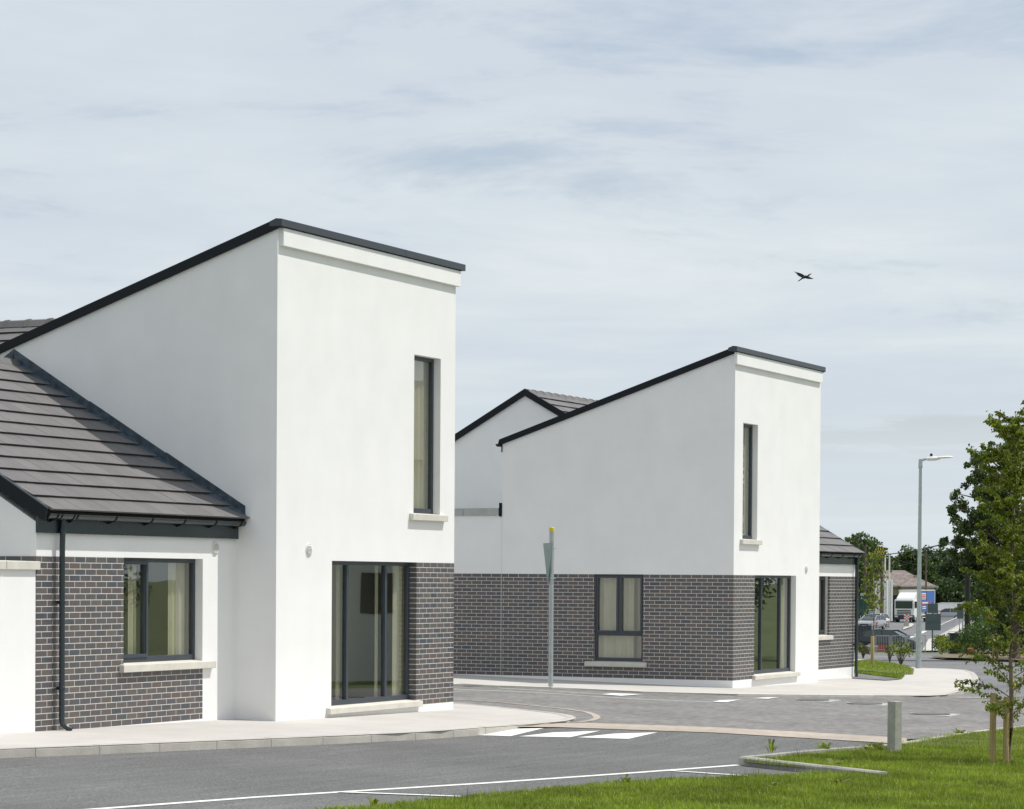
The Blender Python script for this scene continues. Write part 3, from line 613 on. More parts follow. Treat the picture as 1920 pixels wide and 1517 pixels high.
    # vents
    for (vx, vy) in ((.862, 0), (-.503, WY)):
        v = MB(D); n = 20; v.add([(vx+.085*math.cos(2*math.pi*k/n), vy-.012, 2.245+.085*math.sin(2*math.pi*k/n)) for k in range(n)]+[(vx+.09*math.cos(2*math.pi*k/n), vy+.004, 2.245+.09*math.sin(2*math.pi*k/n)) for k in range(n)], [tuple(range(n))]+[(k, (k+1) % n, n+(k+1) % n, n+k) for k in range(n)])
        for k in range(7):
            zz = 2.245-.054+k*.018; hw = math.sqrt(max(.07**2-(zz-2.245)**2, 0)); v.prism([(vy-.026, zz-.007), (vy-.011, zz+.004), (vy-.011, zz-.007)], vx-hw, vx+hw, 'x')
        v.build('vent', 'vent', R)
    # tower roof: sloping slab with verge trims and coping
    t = .105
    def rz(y): return TOP-S*y
    rf = MB(D); rf.prism([(-.01, rz(-.01)+.004), (YB+.08, rz(YB+.08)+.004), (YB+.08, rz(YB+.08)+t-.03), (-.01, rz(-.01)+t-.03)], .0, W_, 'x'); RF = rf.build('roof', 'under', R)
    for (a, b) in ((-.045, -.002), (W_+.002, W_+.045)):
        v = MB(D); v.prism([(-.085, rz(-.0)-.002), (YB+.1, rz(YB+.1)-.03), (YB+.06, rz(YB+.1)+t), (.0, rz(0)+t-.002), (-.085, rz(0)+t-.012)], a-.0, b, 'x'); v.build('verge_trim', 'trim', RF, bevel=.004)
    for (a, b) in ((-.05, 3.45), (3.453, W_+.15)):
        c = MB(D); c.prism([(-.09, TOP+.001), (.1, TOP+.002), (.1, TOP+.07), (-.0, TOP+.108), (-.09, TOP+.098)], a, b, 'x'); c.build('coping', 'coping', RF, bevel=.004)
    g = MB(D); g.box(-.02, W_+.02, YB+.0, YB+.02, rz(YB)-.19, rz(YB)); g.build('fascia', 'trim', R)
    gutter_run(D, -.03, W_+.03, YB+.09, rz(YB)-.02, R, [.5, 1.5, 2.5, 3.5, 4.5])
    # wing roof
    ey = .46; ez = 2.625; sl = (4.86-2.665)/(RY-ey); vn = Vector((0, 1, sl)).normalized(); nn = Vector((0, -sl, 1)).normalized()
    rz2 = ez+sl*(RY-ey); by = 2*RY-ey
    o = MB(D); o.prism([(ey+.05, ez-.09+sl*.05), (RY, rz2-.09), (by-.05, ez-.09+sl*.05), (by, ez), (RY, rz2-.004), (ey+.02, ez-.004+sl*.02)], WX-.02, -.004, 'x'); RW = o.build('roof', 'under', R)
    slope_len = (RY-ey)*math.sqrt(1+sl*sl); rows = 13; gauge = slope_len/rows; cols = 15; tw = (4.46+.0)/cols
    x_or, y_or, z_or = D(WX, ey-.02, ez)
    ux = Vector((sgn, 0, 0)); tiles(RW, 'tile', Vector((x_or, y_or, z_or)) if not flip else Vector((D(0, 0, 0)[0], ey-.02, ez)), Vector((1, 0, 0)), vn, nn, cols, rows, tw, gauge, EYE, root=loc)
    # rear slope (unseen) as one sheet
    b_ = MB(D); b_.prism([(RY, rz2), (by, ez), (by, ez+.03), (RY, rz2+.035)], WX-.01, -.004, 'x'); b_.build('rear_slope', 'tile_i', RW)
    rc = MB(D)
    for k in range(10): rc.prism([(RY-.13, rz2-.03), (RY-.06, rz2+.055), (RY, rz2+.075), (RY+.06, rz2+.055), (RY+.13, rz2-.03)], WX+.446*k+.003, WX+.446*(k+1)-.003, 'x')
    rc.build('ridge_tile', 'tile_i', RW)
    # verge at the wing gable
    v = MB(D); v.prism([(ey+.03, ez-.115), (ey-.005, ez+.035), (RY, rz2+.05), (by, ez+.04), (by, ez-.1), (RY, rz2-.12)], WX-.055, WX-.022, 'x'); v.build('verge_trim', 'trim', RW)
    v = MB(D); v.prism([(ey-.01, ez+.025), (ey-.01, ez+.045), (RY, rz2+.065), (RY, rz2+.045)], WX-.05, WX+.02, 'x'); v.build('dry_verge_cap', 'coping', RW)
    # fascia, gutter, downpipe
    fs_ = MB(D); fs_.box(WX-.03, .06 if False else -.002, WY-.055, WY-.012, 2.375, 2.60); fs_.build('fascia', 'gutter', R)
    ob = MB(D); ob.box(WX, -.001, WY-.012, WY-.0, 2.45, 2.60); ob.build('soffit', 'trim', R)
    gutter_run(D, WX+.02, -.01, WY-.125, 2.60, R, [-4.27, -3.87, -3.05, -2.25, -1.5, -.75, -.12])
    px_ = -4.05 if not flip else -4.37
    d_ = MB(D); yy = WY-.09
    for bx in (-4.2, -3.92): d_.prism([(yy-.035-.07*math.cos(math.pi*k/8), 2.6-.072*math.sin(math.pi*k/8)) for k in range(9)], px_-.14 if bx == -4.2 else px_+.11, px_-.11 if bx == -4.2 else px_+.14, 'x')
    gz = .04 if not flip else -.2
    d_.tube([(px_, yy+.0, 2.55), (px_, yy+.01, 2.2), (px_, yy+.01, gz+.1), (px_, yy-.0, gz+.05)]+([(px_+.03, yy-.06, gz+.0), (px_+.05, yy-.1, gz-.02)] if not flip else [(px_, yy, gz-.15)]), .034, 14, cap=False)
    DP = d_.build('downpipe', 'gutter', R, smooth=True)
    for zz in (2.42, 1.55, .52):
        c = MB(D); c.lathe([(.038, -.012), (.041, -.01), (.041, .01), (.038, .012)], (px_, yy+.01, zz), 14); c.box(px_-.05, px_+.05, yy+.035, yy+.05, zz-.02, zz+.02); c.box(px_-.012, px_+.012, yy+.03, yy+.09, zz-.012, zz+.012); c.build('pipe_clip', 'gutter', DP)
    # lead flashing against the tower
    lf = MB(D)
    def fz(y): return ez+sl*(min(y, 2*RY-y)-ey)
    ysl = [ey+.02, 1.7, 2.95, RY]
    for a, b in zip(ysl[:-1], ysl[1:]):
        lf.prism([(a, fz(a)+.02), (b+.03, fz(b+.03 if b < RY else RY)+.02), (b+.03 if b < RY else RY, fz(b)+.21), (a, fz(a)+.18)], -.012-(.003 if b == 2.95 else 0), -.0015, 'x')
    lf.prism([(RY, fz(RY)+.02), (5.1, fz(5.1)+.02), (5.1, fz(5.1)+.18), (RY, fz(RY)+.21)], -.012, -.0015, 'x')
    lf.build('wall_flashing', 'trim' if False else 'lead', R, bevel=.002)
    n = 26; vs = []; f_ = []
    for i in range(n+1):
        y = ey+.01+(RY-ey)*i/n; ph = ((y-ey)*math.sqrt(1+sl*sl)/gauge) % 1.0; h = .048-.02*ph+.004*math.sin(i*2.1)
        for (xx, hh) in ((-.17, h-.008), (-.15, h+.008), (-.11, h+.0), (-.07, h+.02), (-.045, h+.004), (-.006, h+.03)): vs.append((xx, y, fz(y)+hh))
    for i in range(n):
        for k in range(5): f_.append((i*6+k, i*6+k+1, (i+1)*6+k+1, (i+1)*6+k))
    s_ = MB(D); s_.add(vs, f_); s_.build('lead_soaker', 'lead', R, smooth=True)
    st = MB(D); st.box(WX-.012, WX-.0, WY+.2, WY+.3, 0, 0.001)

L1 = Vector((0, 0, 0)); L2 = Vector((18.4907, .4919, -.125))
h1 = thing('house', 'nearest white rendered house, tall sloping block with tiled low wing and downpipe', 'house', L1)
house(IDN, h1, L1, False, '')
h2 = thing('house', 'second white house beyond the sign pole, dark brick base and tall sloping block', 'house', L2)
house(lambda x, y, z: (W_-x, y, z), h2, L2, True, '')

# garden wall left of the near wing
gw = thing('garden_wall', 'low white rendered wall with pale capping at the left edge, beside the near wing', 'wall', (-4.47, .66, 0))
m_ = MB(); m_.box(-3.2, -.004, -.02, .2, -.5, 1.935); m_.build('wall', 'render', gw)
for k, (a, b) in enumerate(((-.62, .035), (-1.53, -.63), (-2.44, -1.54), (-3.35, -2.45))): m_ = MB(); m_.prism([(-.065, 1.935), (.24, 1.935), (.24, 2.045), (-.065, 2.035)], a, b, 'x'); m_.build('capping_stone', 'sill', gw, bevel=.006)

# rear houses
def rear_house(lbl, ridge_dir, org, gable_half, ridge_z, length, eave_z):
    r = thing('house', lbl, 'house', org, 0)
    g = gable_half; sl = (ridge_z-eave_z)/g
    if ridge_dir == 'x': f = IDN
    else: f = lambda x, y, z: (y, x, z)
    a = MB(f); a.prism([(-g+.25, -1.5), (g-.25, -1.5), (g-.25, eave_z+sl*.25), (0, ridge_z-.02), (-g+.25, eave_z+sl*.25)], 0, length, 'x'); a.build('wall', 'render', r)
    o = MB(f); o.prism([(-g, eave_z-.0), (0, ridge_z), (g, eave_z), (g, eave_z+.03), (0, ridge_z+.034), (-g, eave_z+.03)], -.02, length+.05, 'x'); RF = o.build('roof', 'under', r)
    for s in (-1, 1):
        v = MB(f); v.prism([(0, ridge_z-.07), (0, ridge_z+.09), (s*g, eave_z+.09), (s*g, eave_z-.07)], -.06, -.022, 'x'); v.build('verge_trim', 'trim', RF)
    return r, RF, sl
rh, rf_, sl_ = rear_house('white gabled house behind the second house, dark verge trim along its peak', 'x', Vector((23, 7.2, 0)), 5.2, 6.05, 4.6, 6.05-5.2*.565)
vn = Vector((0, 1, sl_)).normalized(); nn = Vector((0, -sl_, 1)).normalized(); e0 = Vector((0, -5.2, 6.05-5.2*sl_+.03)); sll = 5.2*math.sqrt(1+sl_*sl_)
tiles(rf_, 'tile', e0+vn*(sll-.33*8), Vector((1, 0, 0)), vn, nn, 15, 8, .3, .33, EYE+Vector((0, 0, 6)), root=Vector((23, 7.2, 0)))
for k in range(11):
    c = MB(); c.prism([(-.13, 6.03), (-.07, 6.05+.07), (0, 6.05+.09), (.07, 6.05+.07), (.13, 6.03)], .002+k*.4, .4+k*.4-.002, 'x'); c.prism([(-.135, 6.03), (-.075, 6.05+.08), (0, 6.05+.10), (.075, 6.05+.08), (.135, 6.03)], k*.4+.37, k*.4+.40, 'x'); c.build('ridge_tile', 'tile', rf_)
rh1, rf1, sl1 = rear_house('white house behind the near one, its grey tiled roof showing at the left edge', 'y', Vector((6, 6.2, 0)), 4.2, 6.02, 16, 6.02-4.2*.56)
vn = Vector((1, 0, sl1)).normalized(); nn = Vector((-sl1, 0, 1)).normalized(); sll = 4.2*math.sqrt(1+sl1*sl1); e0 = Vector((-4.2, 16, 6.02-4.2*sl1+.03))
tiles(rf1, 'tile', e0+vn*(sll-.33*7), Vector((0, -1, 0)), vn, nn, 50, 7, .3, .33, Vector((-20, 4, 6)), root=Vector((6, 6.2, 0)))
for k in range(36):
    c = MB(lambda x, y, z: (y, x, z)); c.prism([(-.14, 6.02), (-.07, 6.02+.11), (0, 6.02+.13), (.07, 6.02+.11), (.14, 6.02)], .004+k*.44, .44+k*.44-.004, 'x'); c.prism([(-.15, 6.02), (-.075, 6.02+.125), (0, 6.02+.145), (.075, 6.02+.125), (.15, 6.02)], k*.44+.38, k*.44+.44, 'x'); c.build('ridge_tile', 'tile', rf1)

# white house over the road, seen only as a reflection
oh = thing('house', 'cream two-storey house across the lawn, mirrored in the near window glass', 'house', (33, -16, 0), math.radians(241))
a = MB(); a.box(-4, 4, 0, 8, -1, 5.2); a.build('wall', 'render2', oh); a = MB(); a.prism([(-.4, 5.1), (4, 7.6), (8.4, 5.1)], -4.4, 4.4, 'x'); a.build('roof', 'tile_i', oh)
for x in (-2.4, .1, 2.6):
    for z in (.9, 3.4): a = MB(); a.box(x-.45, x+.45, -.03, .02, z, z+1.1); a.build('window', 'bluegrey', oh)

# ------------------------------------------------------------------ sign pole, post, lamp
c = G(1032.5, 1287.5)
sg = thing('sign_post', 'galvanised pole with yellow cap and triangular sign seen edge-on, before the brick wall', 'sign post', c)
a = MB(); a.lathe([(.045, -.1), (.045, 2.95)], n=16); a.build('pole', 'galv', sg, smooth=True)
a = MB(); a.lathe([(.05, 2.94), (.05, 3.01), (.04, 3.02)], n=16); a.build('cap', 'yellow', sg)
yaw = math.radians(36)
ca, sa = math.cos(yaw), math.sin(yaw)
fS = lambda u, w_, z: (u*ca-w_*sa, u*sa+w_*ca, z)
def tri(k, w0, w1, m): m.add([fS(-k*.46, w0, 2.72-(1-k)*.3), fS(k*.46, w0, 2.72-(1-k)*.3), fS(0, w0, 1.93+(1-k)*.3), fS(-k*.46, w1, 2.72-(1-k)*.3), fS(k*.46, w1, 2.72-(1-k)*.3), fS(0, w1, 1.93+(1-k)*.3)], [(0, 1, 2), (3, 4, 5), (0, 1, 4, 3), (1, 2, 5, 4), (2, 0, 3, 5)])
a = MB(); tri(1, .07, .075, a); PL = a.build('sign_plate', 'signgreen', sg)
a = MB()
for z in (2.62, 2.05): a.tube([(-.06, -.06, z), (.06, -.06, z), (.06, .06, z), (-.06, .06, z), (-.06, -.06, z)], .008, 6); a.box(-.02, .02, .04, .08, z-.02, z+.02)
a.build('clamp', 'galv', sg)
a = MB(); a.add([fS(-.3, .05, 2.60), fS(.3, .05, 2.60), fS(.3, .069, 2.60), fS(-.3, .069, 2.60), fS(-.3, .05, 2.64), fS(.3, .05, 2.64), fS(.3, .069, 2.64), fS(-.3, .069, 2.64)], [(0, 3, 2, 1), (4, 5, 6, 7), (0, 1, 5, 4), (1, 2, 6, 5), (2, 3, 7, 6), (3, 0, 4, 7)]); a.build('channel', 'galv', sg)

c = G(1677, 1411, -.04)
po = thing('concrete_post', 'short square concrete post standing in the grass corner', 'post', c, math.radians(65))
a = MB(); a.box(-.065, .065, -.065, .065, -.2, .645); a.build('post_shaft', 'post', po, bevel=.006)
def lamp(loc, h, s=1.0, parent=None):
    a = MB(); a.lathe([(.082*s, -.1), (.082*s, 1.2), (.062*s, 1.5), (.042*s, h-.1)], n=16); a.build('column', 'galv', parent, smooth=True)
    a = MB(); a.lathe([(.055, h-.15), (.06, h-.1), (.05, h+.1)], n=12); a.build('spigot', 'galv', parent)
c = G(1722, 1253, 0); dL = (c-EYE).dot(Vector((.90257, .43054, 0)))
hL = (1253-868)/F*dL
lp_ = thing('street_lamp', 'tall galvanised street lamp column standing at the corner of the pavement', 'street lamp', c)
lamp(c, hL, 1.0, lp_)
hd = MB(); dv = Vector((.43, -.9, .06))
a = MB(); a.tube([Vector((0, 0, hL+.05)), Vector((0, 0, hL+.09))+dv*.1, Vector((0, 0, hL+.1))+dv*.22], .035, 10); a.build('bracket', 'galv', lp_, smooth=True)
def flat(pts, r, mb, sq=.4):
    n = 12
    vs = []; fs = []
    for p, rr in zip(pts, r):
        for k in range(n): t = 2*math.pi*k/n; vs.append((p.x+.9*rr*math.cos(t), p.y+.43*rr*math.cos(t), p.z+sq*rr*math.sin(t)))
    for i in range(len(pts)-1):
        for k in range(n): fs.append((i*n+k, i*n+(k+1) % n, (i+1)*n+(k+1) % n, (i+1)*n+k))
    mb.add(vs, fs+[tuple(range(n)), tuple(range(len(vs)-n, len(vs)))])
a = MB(); b0 = Vector((0, 0, hL+.1)); flat([b0+dv*t for t in (.15, .22, .4, .55)], [.05, .08, .09, .05], a, .7); flat([b0+dv*t+Vector((0, 0, .02)) for t in (.42, .6, .8, .92)], [.06, .12, .11, .03], a, .3); a.build('lamp_head', 'vent', lp_, smooth=True)
a = MB(); a.lathe([(.035, 0), (.04, .02), (.035, .06), (.01, .075)], tuple(b0+dv*.3+Vector((0, 0, .07))), 10); a.build('photocell', 'trim', lp_)

# ------------------------------------------------------------------ vegetation
def leafcloud(centers, radii, n, size, mat, name, parent, zsq=.8, up=.0, droop=0, shell=.4):
    C = np.array([[c[0], c[1], c[2]] for c in centers]); R = np.array(radii); pw = R**2.2; idx = rng.choice(len(C), n, p=pw/pw.sum())
    d = rng.normal(size=(n, 3)); d /= np.linalg.norm(d, axis=1)[:, None]; rr = rng.uniform(0, 1, n)**shell
    P = C[idx]+d*(rr*R[idx])[:, None]*np.array([1, 1, zsq])
    P[:, 2] -= droop*rr*R[idx]
    a = rng.normal(size=(n, 3)); a[:, 2] += up; a /= np.linalg.norm(a, axis=1)[:, None]; b = rng.normal(size=(n, 3)); b -= (b*a).sum(1)[:, None]*a; b /= np.linalg.norm(b, axis=1)[:, None]; c = np.cross(a, b)
    s = size*rng.uniform(.6, 1.25, n)[:, None]
    V = np.stack([P-b*s*.5, P+c*s*.33+a*s*.06, P+b*s*.55, P-c*s*.33+a*s*.06], 1).reshape(-1, 3)
    Fq = (np.arange(n)[:, None]*4+[0, 1, 2, 3]); return soup(name, V, Fq, mat, parent)
def tree(label, loc, h, rad, n, size, mat='leaf_mid', trunk_r=.18, base=.25, nclump=40, shape='round', group='trees beyond the road', tm='bark', lean=0, branches=9, cr=.32, zsq=.8, shell=.4, name='tree'):
    t = thing(name, label, 'tree', loc, 0, group); rd = random.Random(int(abs(loc[0]*31+loc[1]*17+h*7)*10)+5)
    tr = MB(); pts = [Vector((0, 0, -.3))]; z = 0
    while z < h*.9: z += h*.15; pts.append(Vector((rd.uniform(-.03, .03)*h*.6+lean*z/h, rd.uniform(-.03, .03)*h*.6, z)))
    tr.tube(pts, [trunk_r*(1-.85*i/(len(pts)-1)) for i in range(len(pts))], 8)
    C = []; R = []
    for k in range(nclump):
        u = (k+.5)/nclump; zz = base+(1-base)*(u**.85)
        prof = {'round': math.sin(math.pi*min(max((zz-base)/(1-base)*.93+.06, 0), 1))**.6, 'cone': 1.05-(zz-base)/(1-base)*.95, 'column': .8*math.sin(math.pi*((zz-base)/(1-base)*.85+.1))**.5}[shape]
        an = k*2.39996+rd.uniform(-.5, .5); r = rad*prof*rd.uniform(.35, 1.0)
        cc = Vector((math.cos(an)*r+lean*zz, math.sin(an)*r, zz*h+rd.uniform(-.03, .03)*h)); C.append(cc); R.append(rad*cr*rd.uniform(.55, 1.25))
        if k % max(1, nclump//branches) == 0 or branches >= nclump:
            z0 = max(base*.8, zz-.18*rd.uniform(.5, 1.3))*h; i = min(int(z0/(h*.15))+1, len(pts)-1); p0 = pts[i-1].lerp(pts[i], .5); p0 = Vector((p0.x, p0.y, z0))
            mid = p0.lerp(cc, .5)+Vector((0, 0, .06*r)); tr.tube([p0, mid, cc], [trunk_r*.35*(1-.6*zz), trunk_r*.22*(1-.6*zz), trunk_r*.06], 5)
    tr.build('trunk', tm, t, smooth=True); leafcloud(C, R, n, size, mat, 'crown', t, zsq=zsq, shell=shell); return t
# far tree line
ftl = [(1612, 1010, 330, 'leaf_mid', 6.5, 'broad tree behind the brown pole at the edge of the second house'), (1632, 1016, 372, 'leaf_mid', 5, 'tree with open top behind the checkered sign'), (1650, 1062, 380, 'leaf_dark', 6, 'low dark tree behind the white banners'), (1664, 1058, 395, 'leaf_dark', 6, 'tree behind the left end of the tiled bungalow'), (1690, 1052, 410, 'leaf_mid', 7, 'tree rising behind the peak of the bungalow roof'), (1712, 1034, 372, 'leaf_mid', 5.5, 'tall tree just left of the street lamp column, behind the bungalow'),
 (1733, 1036, 388, 'leaf_dark', 6, 'dark tree behind the wooden pole right of the street lamp'), (1752, 1054, 400, 'leaf_mid', 6, 'tree above the grey sign backs'), (1771, 1036, 420, 'leaf_mid', 6.5, 'taller tree standing behind the thin far lamp post'), (1790, 1050, 380, 'leaf_dark', 6, 'dark tree just left of the big roadside tree'), (1812, 1040, 400, 'leaf_mid', 7, 'tree showing behind the lower edge of the big roadside tree'), (1850, 1030, 390, 'leaf_dark', 8, 'dark tree hidden behind the young staked tree'), (1890, 1020, 410, 'leaf_mid', 8, 'tree far behind the trunk of the young staked tree'), (1756, 1085, 372, 'leaf_mid', 5, 'bushy low tree behind the blue lorry'), (1780, 1095, 365, 'leaf_dark', 5.5, 'dark bushy tree behind the white van'), (1588, 1030, 360, 'leaf_mid', 6, 'tree behind the gutter end of the second house')]
for (px, py, d, mtl, rad, lb) in ftl:
    p = at(px, py, d); gz = ground(p.x, p.y)
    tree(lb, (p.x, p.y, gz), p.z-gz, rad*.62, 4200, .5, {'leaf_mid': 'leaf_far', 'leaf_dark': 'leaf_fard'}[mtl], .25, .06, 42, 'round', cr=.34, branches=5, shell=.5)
p = G(1790, 1140); q0 = at(1560, 1110, 470); 
# dense undergrowth belt closing the view under the far crowns
C = []; R = []
for k in range(90):
    px = 1570+k*4.6; d = 425+30*math.sin(k*1.3); pp = at(px, 1112+8*math.sin(k*.9), d); C.append(pp); R.append(3.0+1.0*math.sin(k*2.1))
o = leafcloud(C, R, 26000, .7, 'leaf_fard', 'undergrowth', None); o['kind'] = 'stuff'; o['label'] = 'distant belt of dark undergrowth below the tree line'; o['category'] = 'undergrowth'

for (x_, y_, h_, lb) in ((38, -29, 8, 'tree across the lawn, mirrored in the casement window of the near wing'), (45, -26, 9, 'tree beside the cream house across the lawn, seen in the near window glass'), (60, -15, 9, 'tree mirrored in the tall glazed door of the second house, nearer one'), (67, -21, 8, 'tree mirrored in the tall glazed door of the second house, further one'), (72, -13, 8, 'tree mirrored low in the glazed door of the second house, furthest one')):
    tree(lb, (x_, y_, ground(x_, y_)), h_, 3.2, 15000, .15, 'leaf_mid', .2, .12, 40, 'round', cr=.34, branches=8, shell=.5, group='trees across the lawn')
# big roadside tree
c = G(1852, 1226); 
bt = tree('big dark leafy tree beside the road, behind the young staked tree', (c.x, c.y, c.z), 0, 1, 10, .1) if False else None
def big_tree():
    d = 118; base = at(1905, 1228, d); gz = ground(base.x, base.y); s = F/d
    t = thing('tree', 'big dark leafy tree beside the road, behind the young staked tree', 'tree', (base.x, base.y, gz), 0)
    outline = [(1905, 832, 18), (1880, 850, 24), (1915, 880, 40), (1850, 858, 18), (1828, 868, 16), (1845, 890, 24), (1870, 900, 34), (1815, 905, 18), (1838, 925, 28), (1880, 945, 42), (1790, 925, 14), (1800, 945, 20), (1830, 965, 32), (1785, 955, 14), (1790, 975, 16), (1815, 990, 26), (1860, 1000, 42), (1910, 990, 44), (1775, 1018, 13), (1795, 1012, 18), (1820, 1030, 28), (1787, 1035, 12), (1860, 1060, 36), (1905, 1060, 40), (1828, 1065, 18), (1810, 1062, 12), (1835, 1095, 18), (1865, 1110, 30), (1905, 1120, 40), (1885, 1160, 28), (1940, 900, 55), (1945, 1000, 60), (1950, 1110, 60), (1840, 1130, 14), (1795, 1050, 9), (1768, 1022, 8), (1858, 835, 9), (1812, 875, 9)]
    C = []; R = []; tr = MB(); O = Vector((base.x, base.y, gz))
    tr.tube([Vector((0, 0, -.3)), Vector((.05, .1, 1.6)), Vector((0, 0, 3.4)), Vector((.2, .1, 6.5)), Vector((0, .1, 9))], [.28, .24, .2, .12, .04], 10)
    for i, (px, py, r) in enumerate(outline):
        for k in range(3):
            dd = d+random.uniform(-3.2, 3.2)*(1 if r > 14 else .5); p = at(px+random.uniform(-.45, .45)*r, py+random.uniform(-.45, .45)*r, dd)-O; C.append(p); R.append(r/s*random.uniform(.5, .85))
            if k == 0:
                z0 = max(2.2, min(p.z-1.2, 7.5)); tr.tube([Vector((.05, .05, z0)), Vector((.05, .05, z0)).lerp(p, .55)+Vector((0, 0, .25)), p], [.09, .05, .012], 5)
    tr.build('trunk', 'bark', t, smooth=True); leafcloud(C, R, 42000, .15, 'leaf_dark', 'crown', t, shell=.55, zsq=.9)
big_tree()

# young staked tree in front
def young_tree(loc, label, height, trunk, lean, spread, seed, nleaf, lsize, base_z, group=None, lowf=0, mat='leaf_light'):
    rd = random.Random(seed); t = thing('tree', label, 'tree', loc, 0, group); tr = MB(); P = []
    for i in range(11): z = height*i/10; P.append(Vector((lean*z/height+.012*math.sin(i*1.7), .01*math.cos(i*2), z-(.1 if i == 0 else 0))))
    tr.tube(P, [trunk*(1-.88*i/10) for i in range(11)], 8); LP = []; LD = []
    nb = int(height*15)
    for k in range(nb):
        zz = base_z+(height*.97-base_z)*((k+.5)/nb); u = zz/height; an = k*2.39996+rd.uniform(-.4, .4); Lb = spread*(.25+.72*math.sin(math.pi*min(u*.85+.12, 1))**.8)*rd.uniform(.4, 1.2)
        if lowf and zz < height*lowf: Lb *= 1.5
        p0 = Vector((lean*u, 0, zz)); upk = rd.uniform(.8, 1.6) if zz > height*.35 else rd.uniform(.25, .95)
        dirv = Vector((math.cos(an), math.sin(an), 0)); pts = [p0]
        for s in range(1, 6):
            q = s/5; pts.append(p0+dirv*Lb*q+Vector((0, 0, Lb*upk*(q**.9)-.3*Lb*q*q))+Vector((rd.uniform(-.02, .02),)*3))
        tr.tube(pts, [trunk*.22*(1-.8*s/5)*(1-.4*u) for s in range(6)], 4)
        nt_ = int(Lb*9)+2
        for j in range(nt_):
            q = rd.uniform(.2, 1); i = min(int(q*5), 4); b0 = pts[i].lerp(pts[i+1], q*5-i); ln = rd.uniform(.08, .26)*(1.25-q*.5); a2 = rd.uniform(0, 6.28); e = b0+Vector((math.cos(a2)*ln, math.sin(a2)*ln, rd.uniform(-.35, .5)*ln)); tr.tube([b0, e], [trunk*.07, trunk*.04], 3, cap=False)
            for _ in range(max(1, int(nleaf*ln/nb/2*(.13 if zz < height*lowf else 1)))): s_ = rd.uniform(.1, 1.1); LP.append(b0.lerp(e, s_)+Vector((rd.gauss(0, .012), rd.gauss(0, .012), rd.gauss(0, .012))))
        for _ in range(max(2, int(nleaf/nb*.1))): q = rd.uniform(.2, 1.02); i = min(int(q*5), 4); LP.append(pts[i].lerp(pts[i+1], min(q*5-i, 1))+Vector((rd.gauss(0, .015), rd.gauss(0, .015), rd.gauss(0, .015))))
    tr.build('trunk', 'birch', t, smooth=True)
    P = np.array([[p.x, p.y, p.z] for p in LP]); n = len(P); s = lsize*rng.uniform(.6, 1.2, n)[:, None]
    ax = rng.normal(size=(n, 3))*.5; ax[:, 2] -= .8; ax /= np.linalg.norm(ax, axis=1)[:, None]; b = rng.normal(size=(n, 3)); b -= (b*ax).sum(1)[:, None]*ax; b /= np.linalg.norm(b, axis=1)[:, None]; c_ = np.cross(ax, b)
    V = np.stack([P, P+ax*s*.35+b*s*.36, P+ax*s*1.0, P+ax*s*.35-b*s*.36, P+ax*s*.5+c_*s*.08], 1).reshape(-1, 3)
    Ft = np.concatenate([np.arange(n)[:, None]*5+[0, 1, 4], np.arange(n)[:, None]*5+[1, 2, 4], np.arange(n)[:, None]*5+[2, 3, 4], np.arange(n)[:, None]*5+[3, 0, 4]])
    soup('crown', V, Ft, mat, t); return t
c = G(1893, 1431, -.04); dY = (c-EYE).dot(Vector((.90257, .43054, 0)))
hT = (1431-770)/F*dY
young_tree(c, 'young staked birch with yellow-green leaves and thin trunk in the right foreground', hT, .032, .12, .70, 12, 56000, .042, .40, lowf=.36)
def stake(px, py, h, r, lb, off=-.04, grp='round timber tree stakes'):
    c = G(px, py, off); t = thing('tree_stake', lb, 'stake', c, 0, grp)
    a = MB(); a.lathe([(r, -.2), (r, h-.012), (r*.86, h)], n=14); a.build('stake_shaft', 'wood', t, smooth=True); return c
c1 = stake(1861, 1430, .84, .038, 'pale round timber stake on the left of the pair beside the young birch')
c2 = stake(1886, 1431, .80, .036, 'round timber stake on the right, touching the young birch trunk')
tb = thing('stake_crossbar', 'short squared timber block joining the two stakes at the young birch', 'crossbar', (c1+c2)/2)
a = MB(); dd_ = (c2-c1); dd_.z = 0; L_ = dd_.length; dn = dd_.normalized(); pn = Vector((-dn.y, dn.x, 0)); z0 = .66
q = [(-dn*(L_/2-.03)), (dn*(L_/2+.06))]; vs = []
for pz in (z0, z0+.09):
    for p_ in q:
        for sgn_ in (-1, 1): vs.append(tuple(p_+pn*sgn_*.022-pn*.0+Vector((0, 0, pz))))
a.add(vs, [(0, 1, 3, 2), (4, 5, 7, 6), (0, 1, 5, 4), (2, 3, 7, 6), (0, 2, 6, 4), (1, 3, 7, 5)]); a.build('timber_block', 'wood', tb)
ty = thing('tree_tie', 'black rubber tie with a bright yellow tag on the young birch', 'tree tie', c)
a = MB(); a.tube([(-.045, -.03, .74), (.045, -.04, .75), (.06, .03, .74), (-.04, .04, .745), (-.045, -.03, .74)], .014, 6); a.build('strap', 'black', ty)
yt = MB(); yt.add([(-.10, -.05, 1.0), (.02, -.06, .95), (.06, -.06, .86), (.0, -.065, .90), (-.09, -.06, .95)], [(0, 1, 2, 3, 4)]); yt.add([(-.10, -.055, 1.0), (.02, -.065, .95), (.06, -.065, .86), (.0, -.07, .90), (-.09, -.065, .95)], [(0, 1, 2, 3, 4)]); yt.build('tag', 'yellow', ty)

# small staked tree at the verge
c = G(1637, 1247, .01)
young_tree(c, 'small staked tree with sparse bright leaves on the verge by the second house', 212/F*(c-EYE).dot(Vector((.90257, .43054, 0))), .03, .05, .5, 5, 260, .12, 1.5, mat='leaf_light')
stake(1635.5, 1248, .93, .055, 'timber stake of the small tree on the verge', .01)

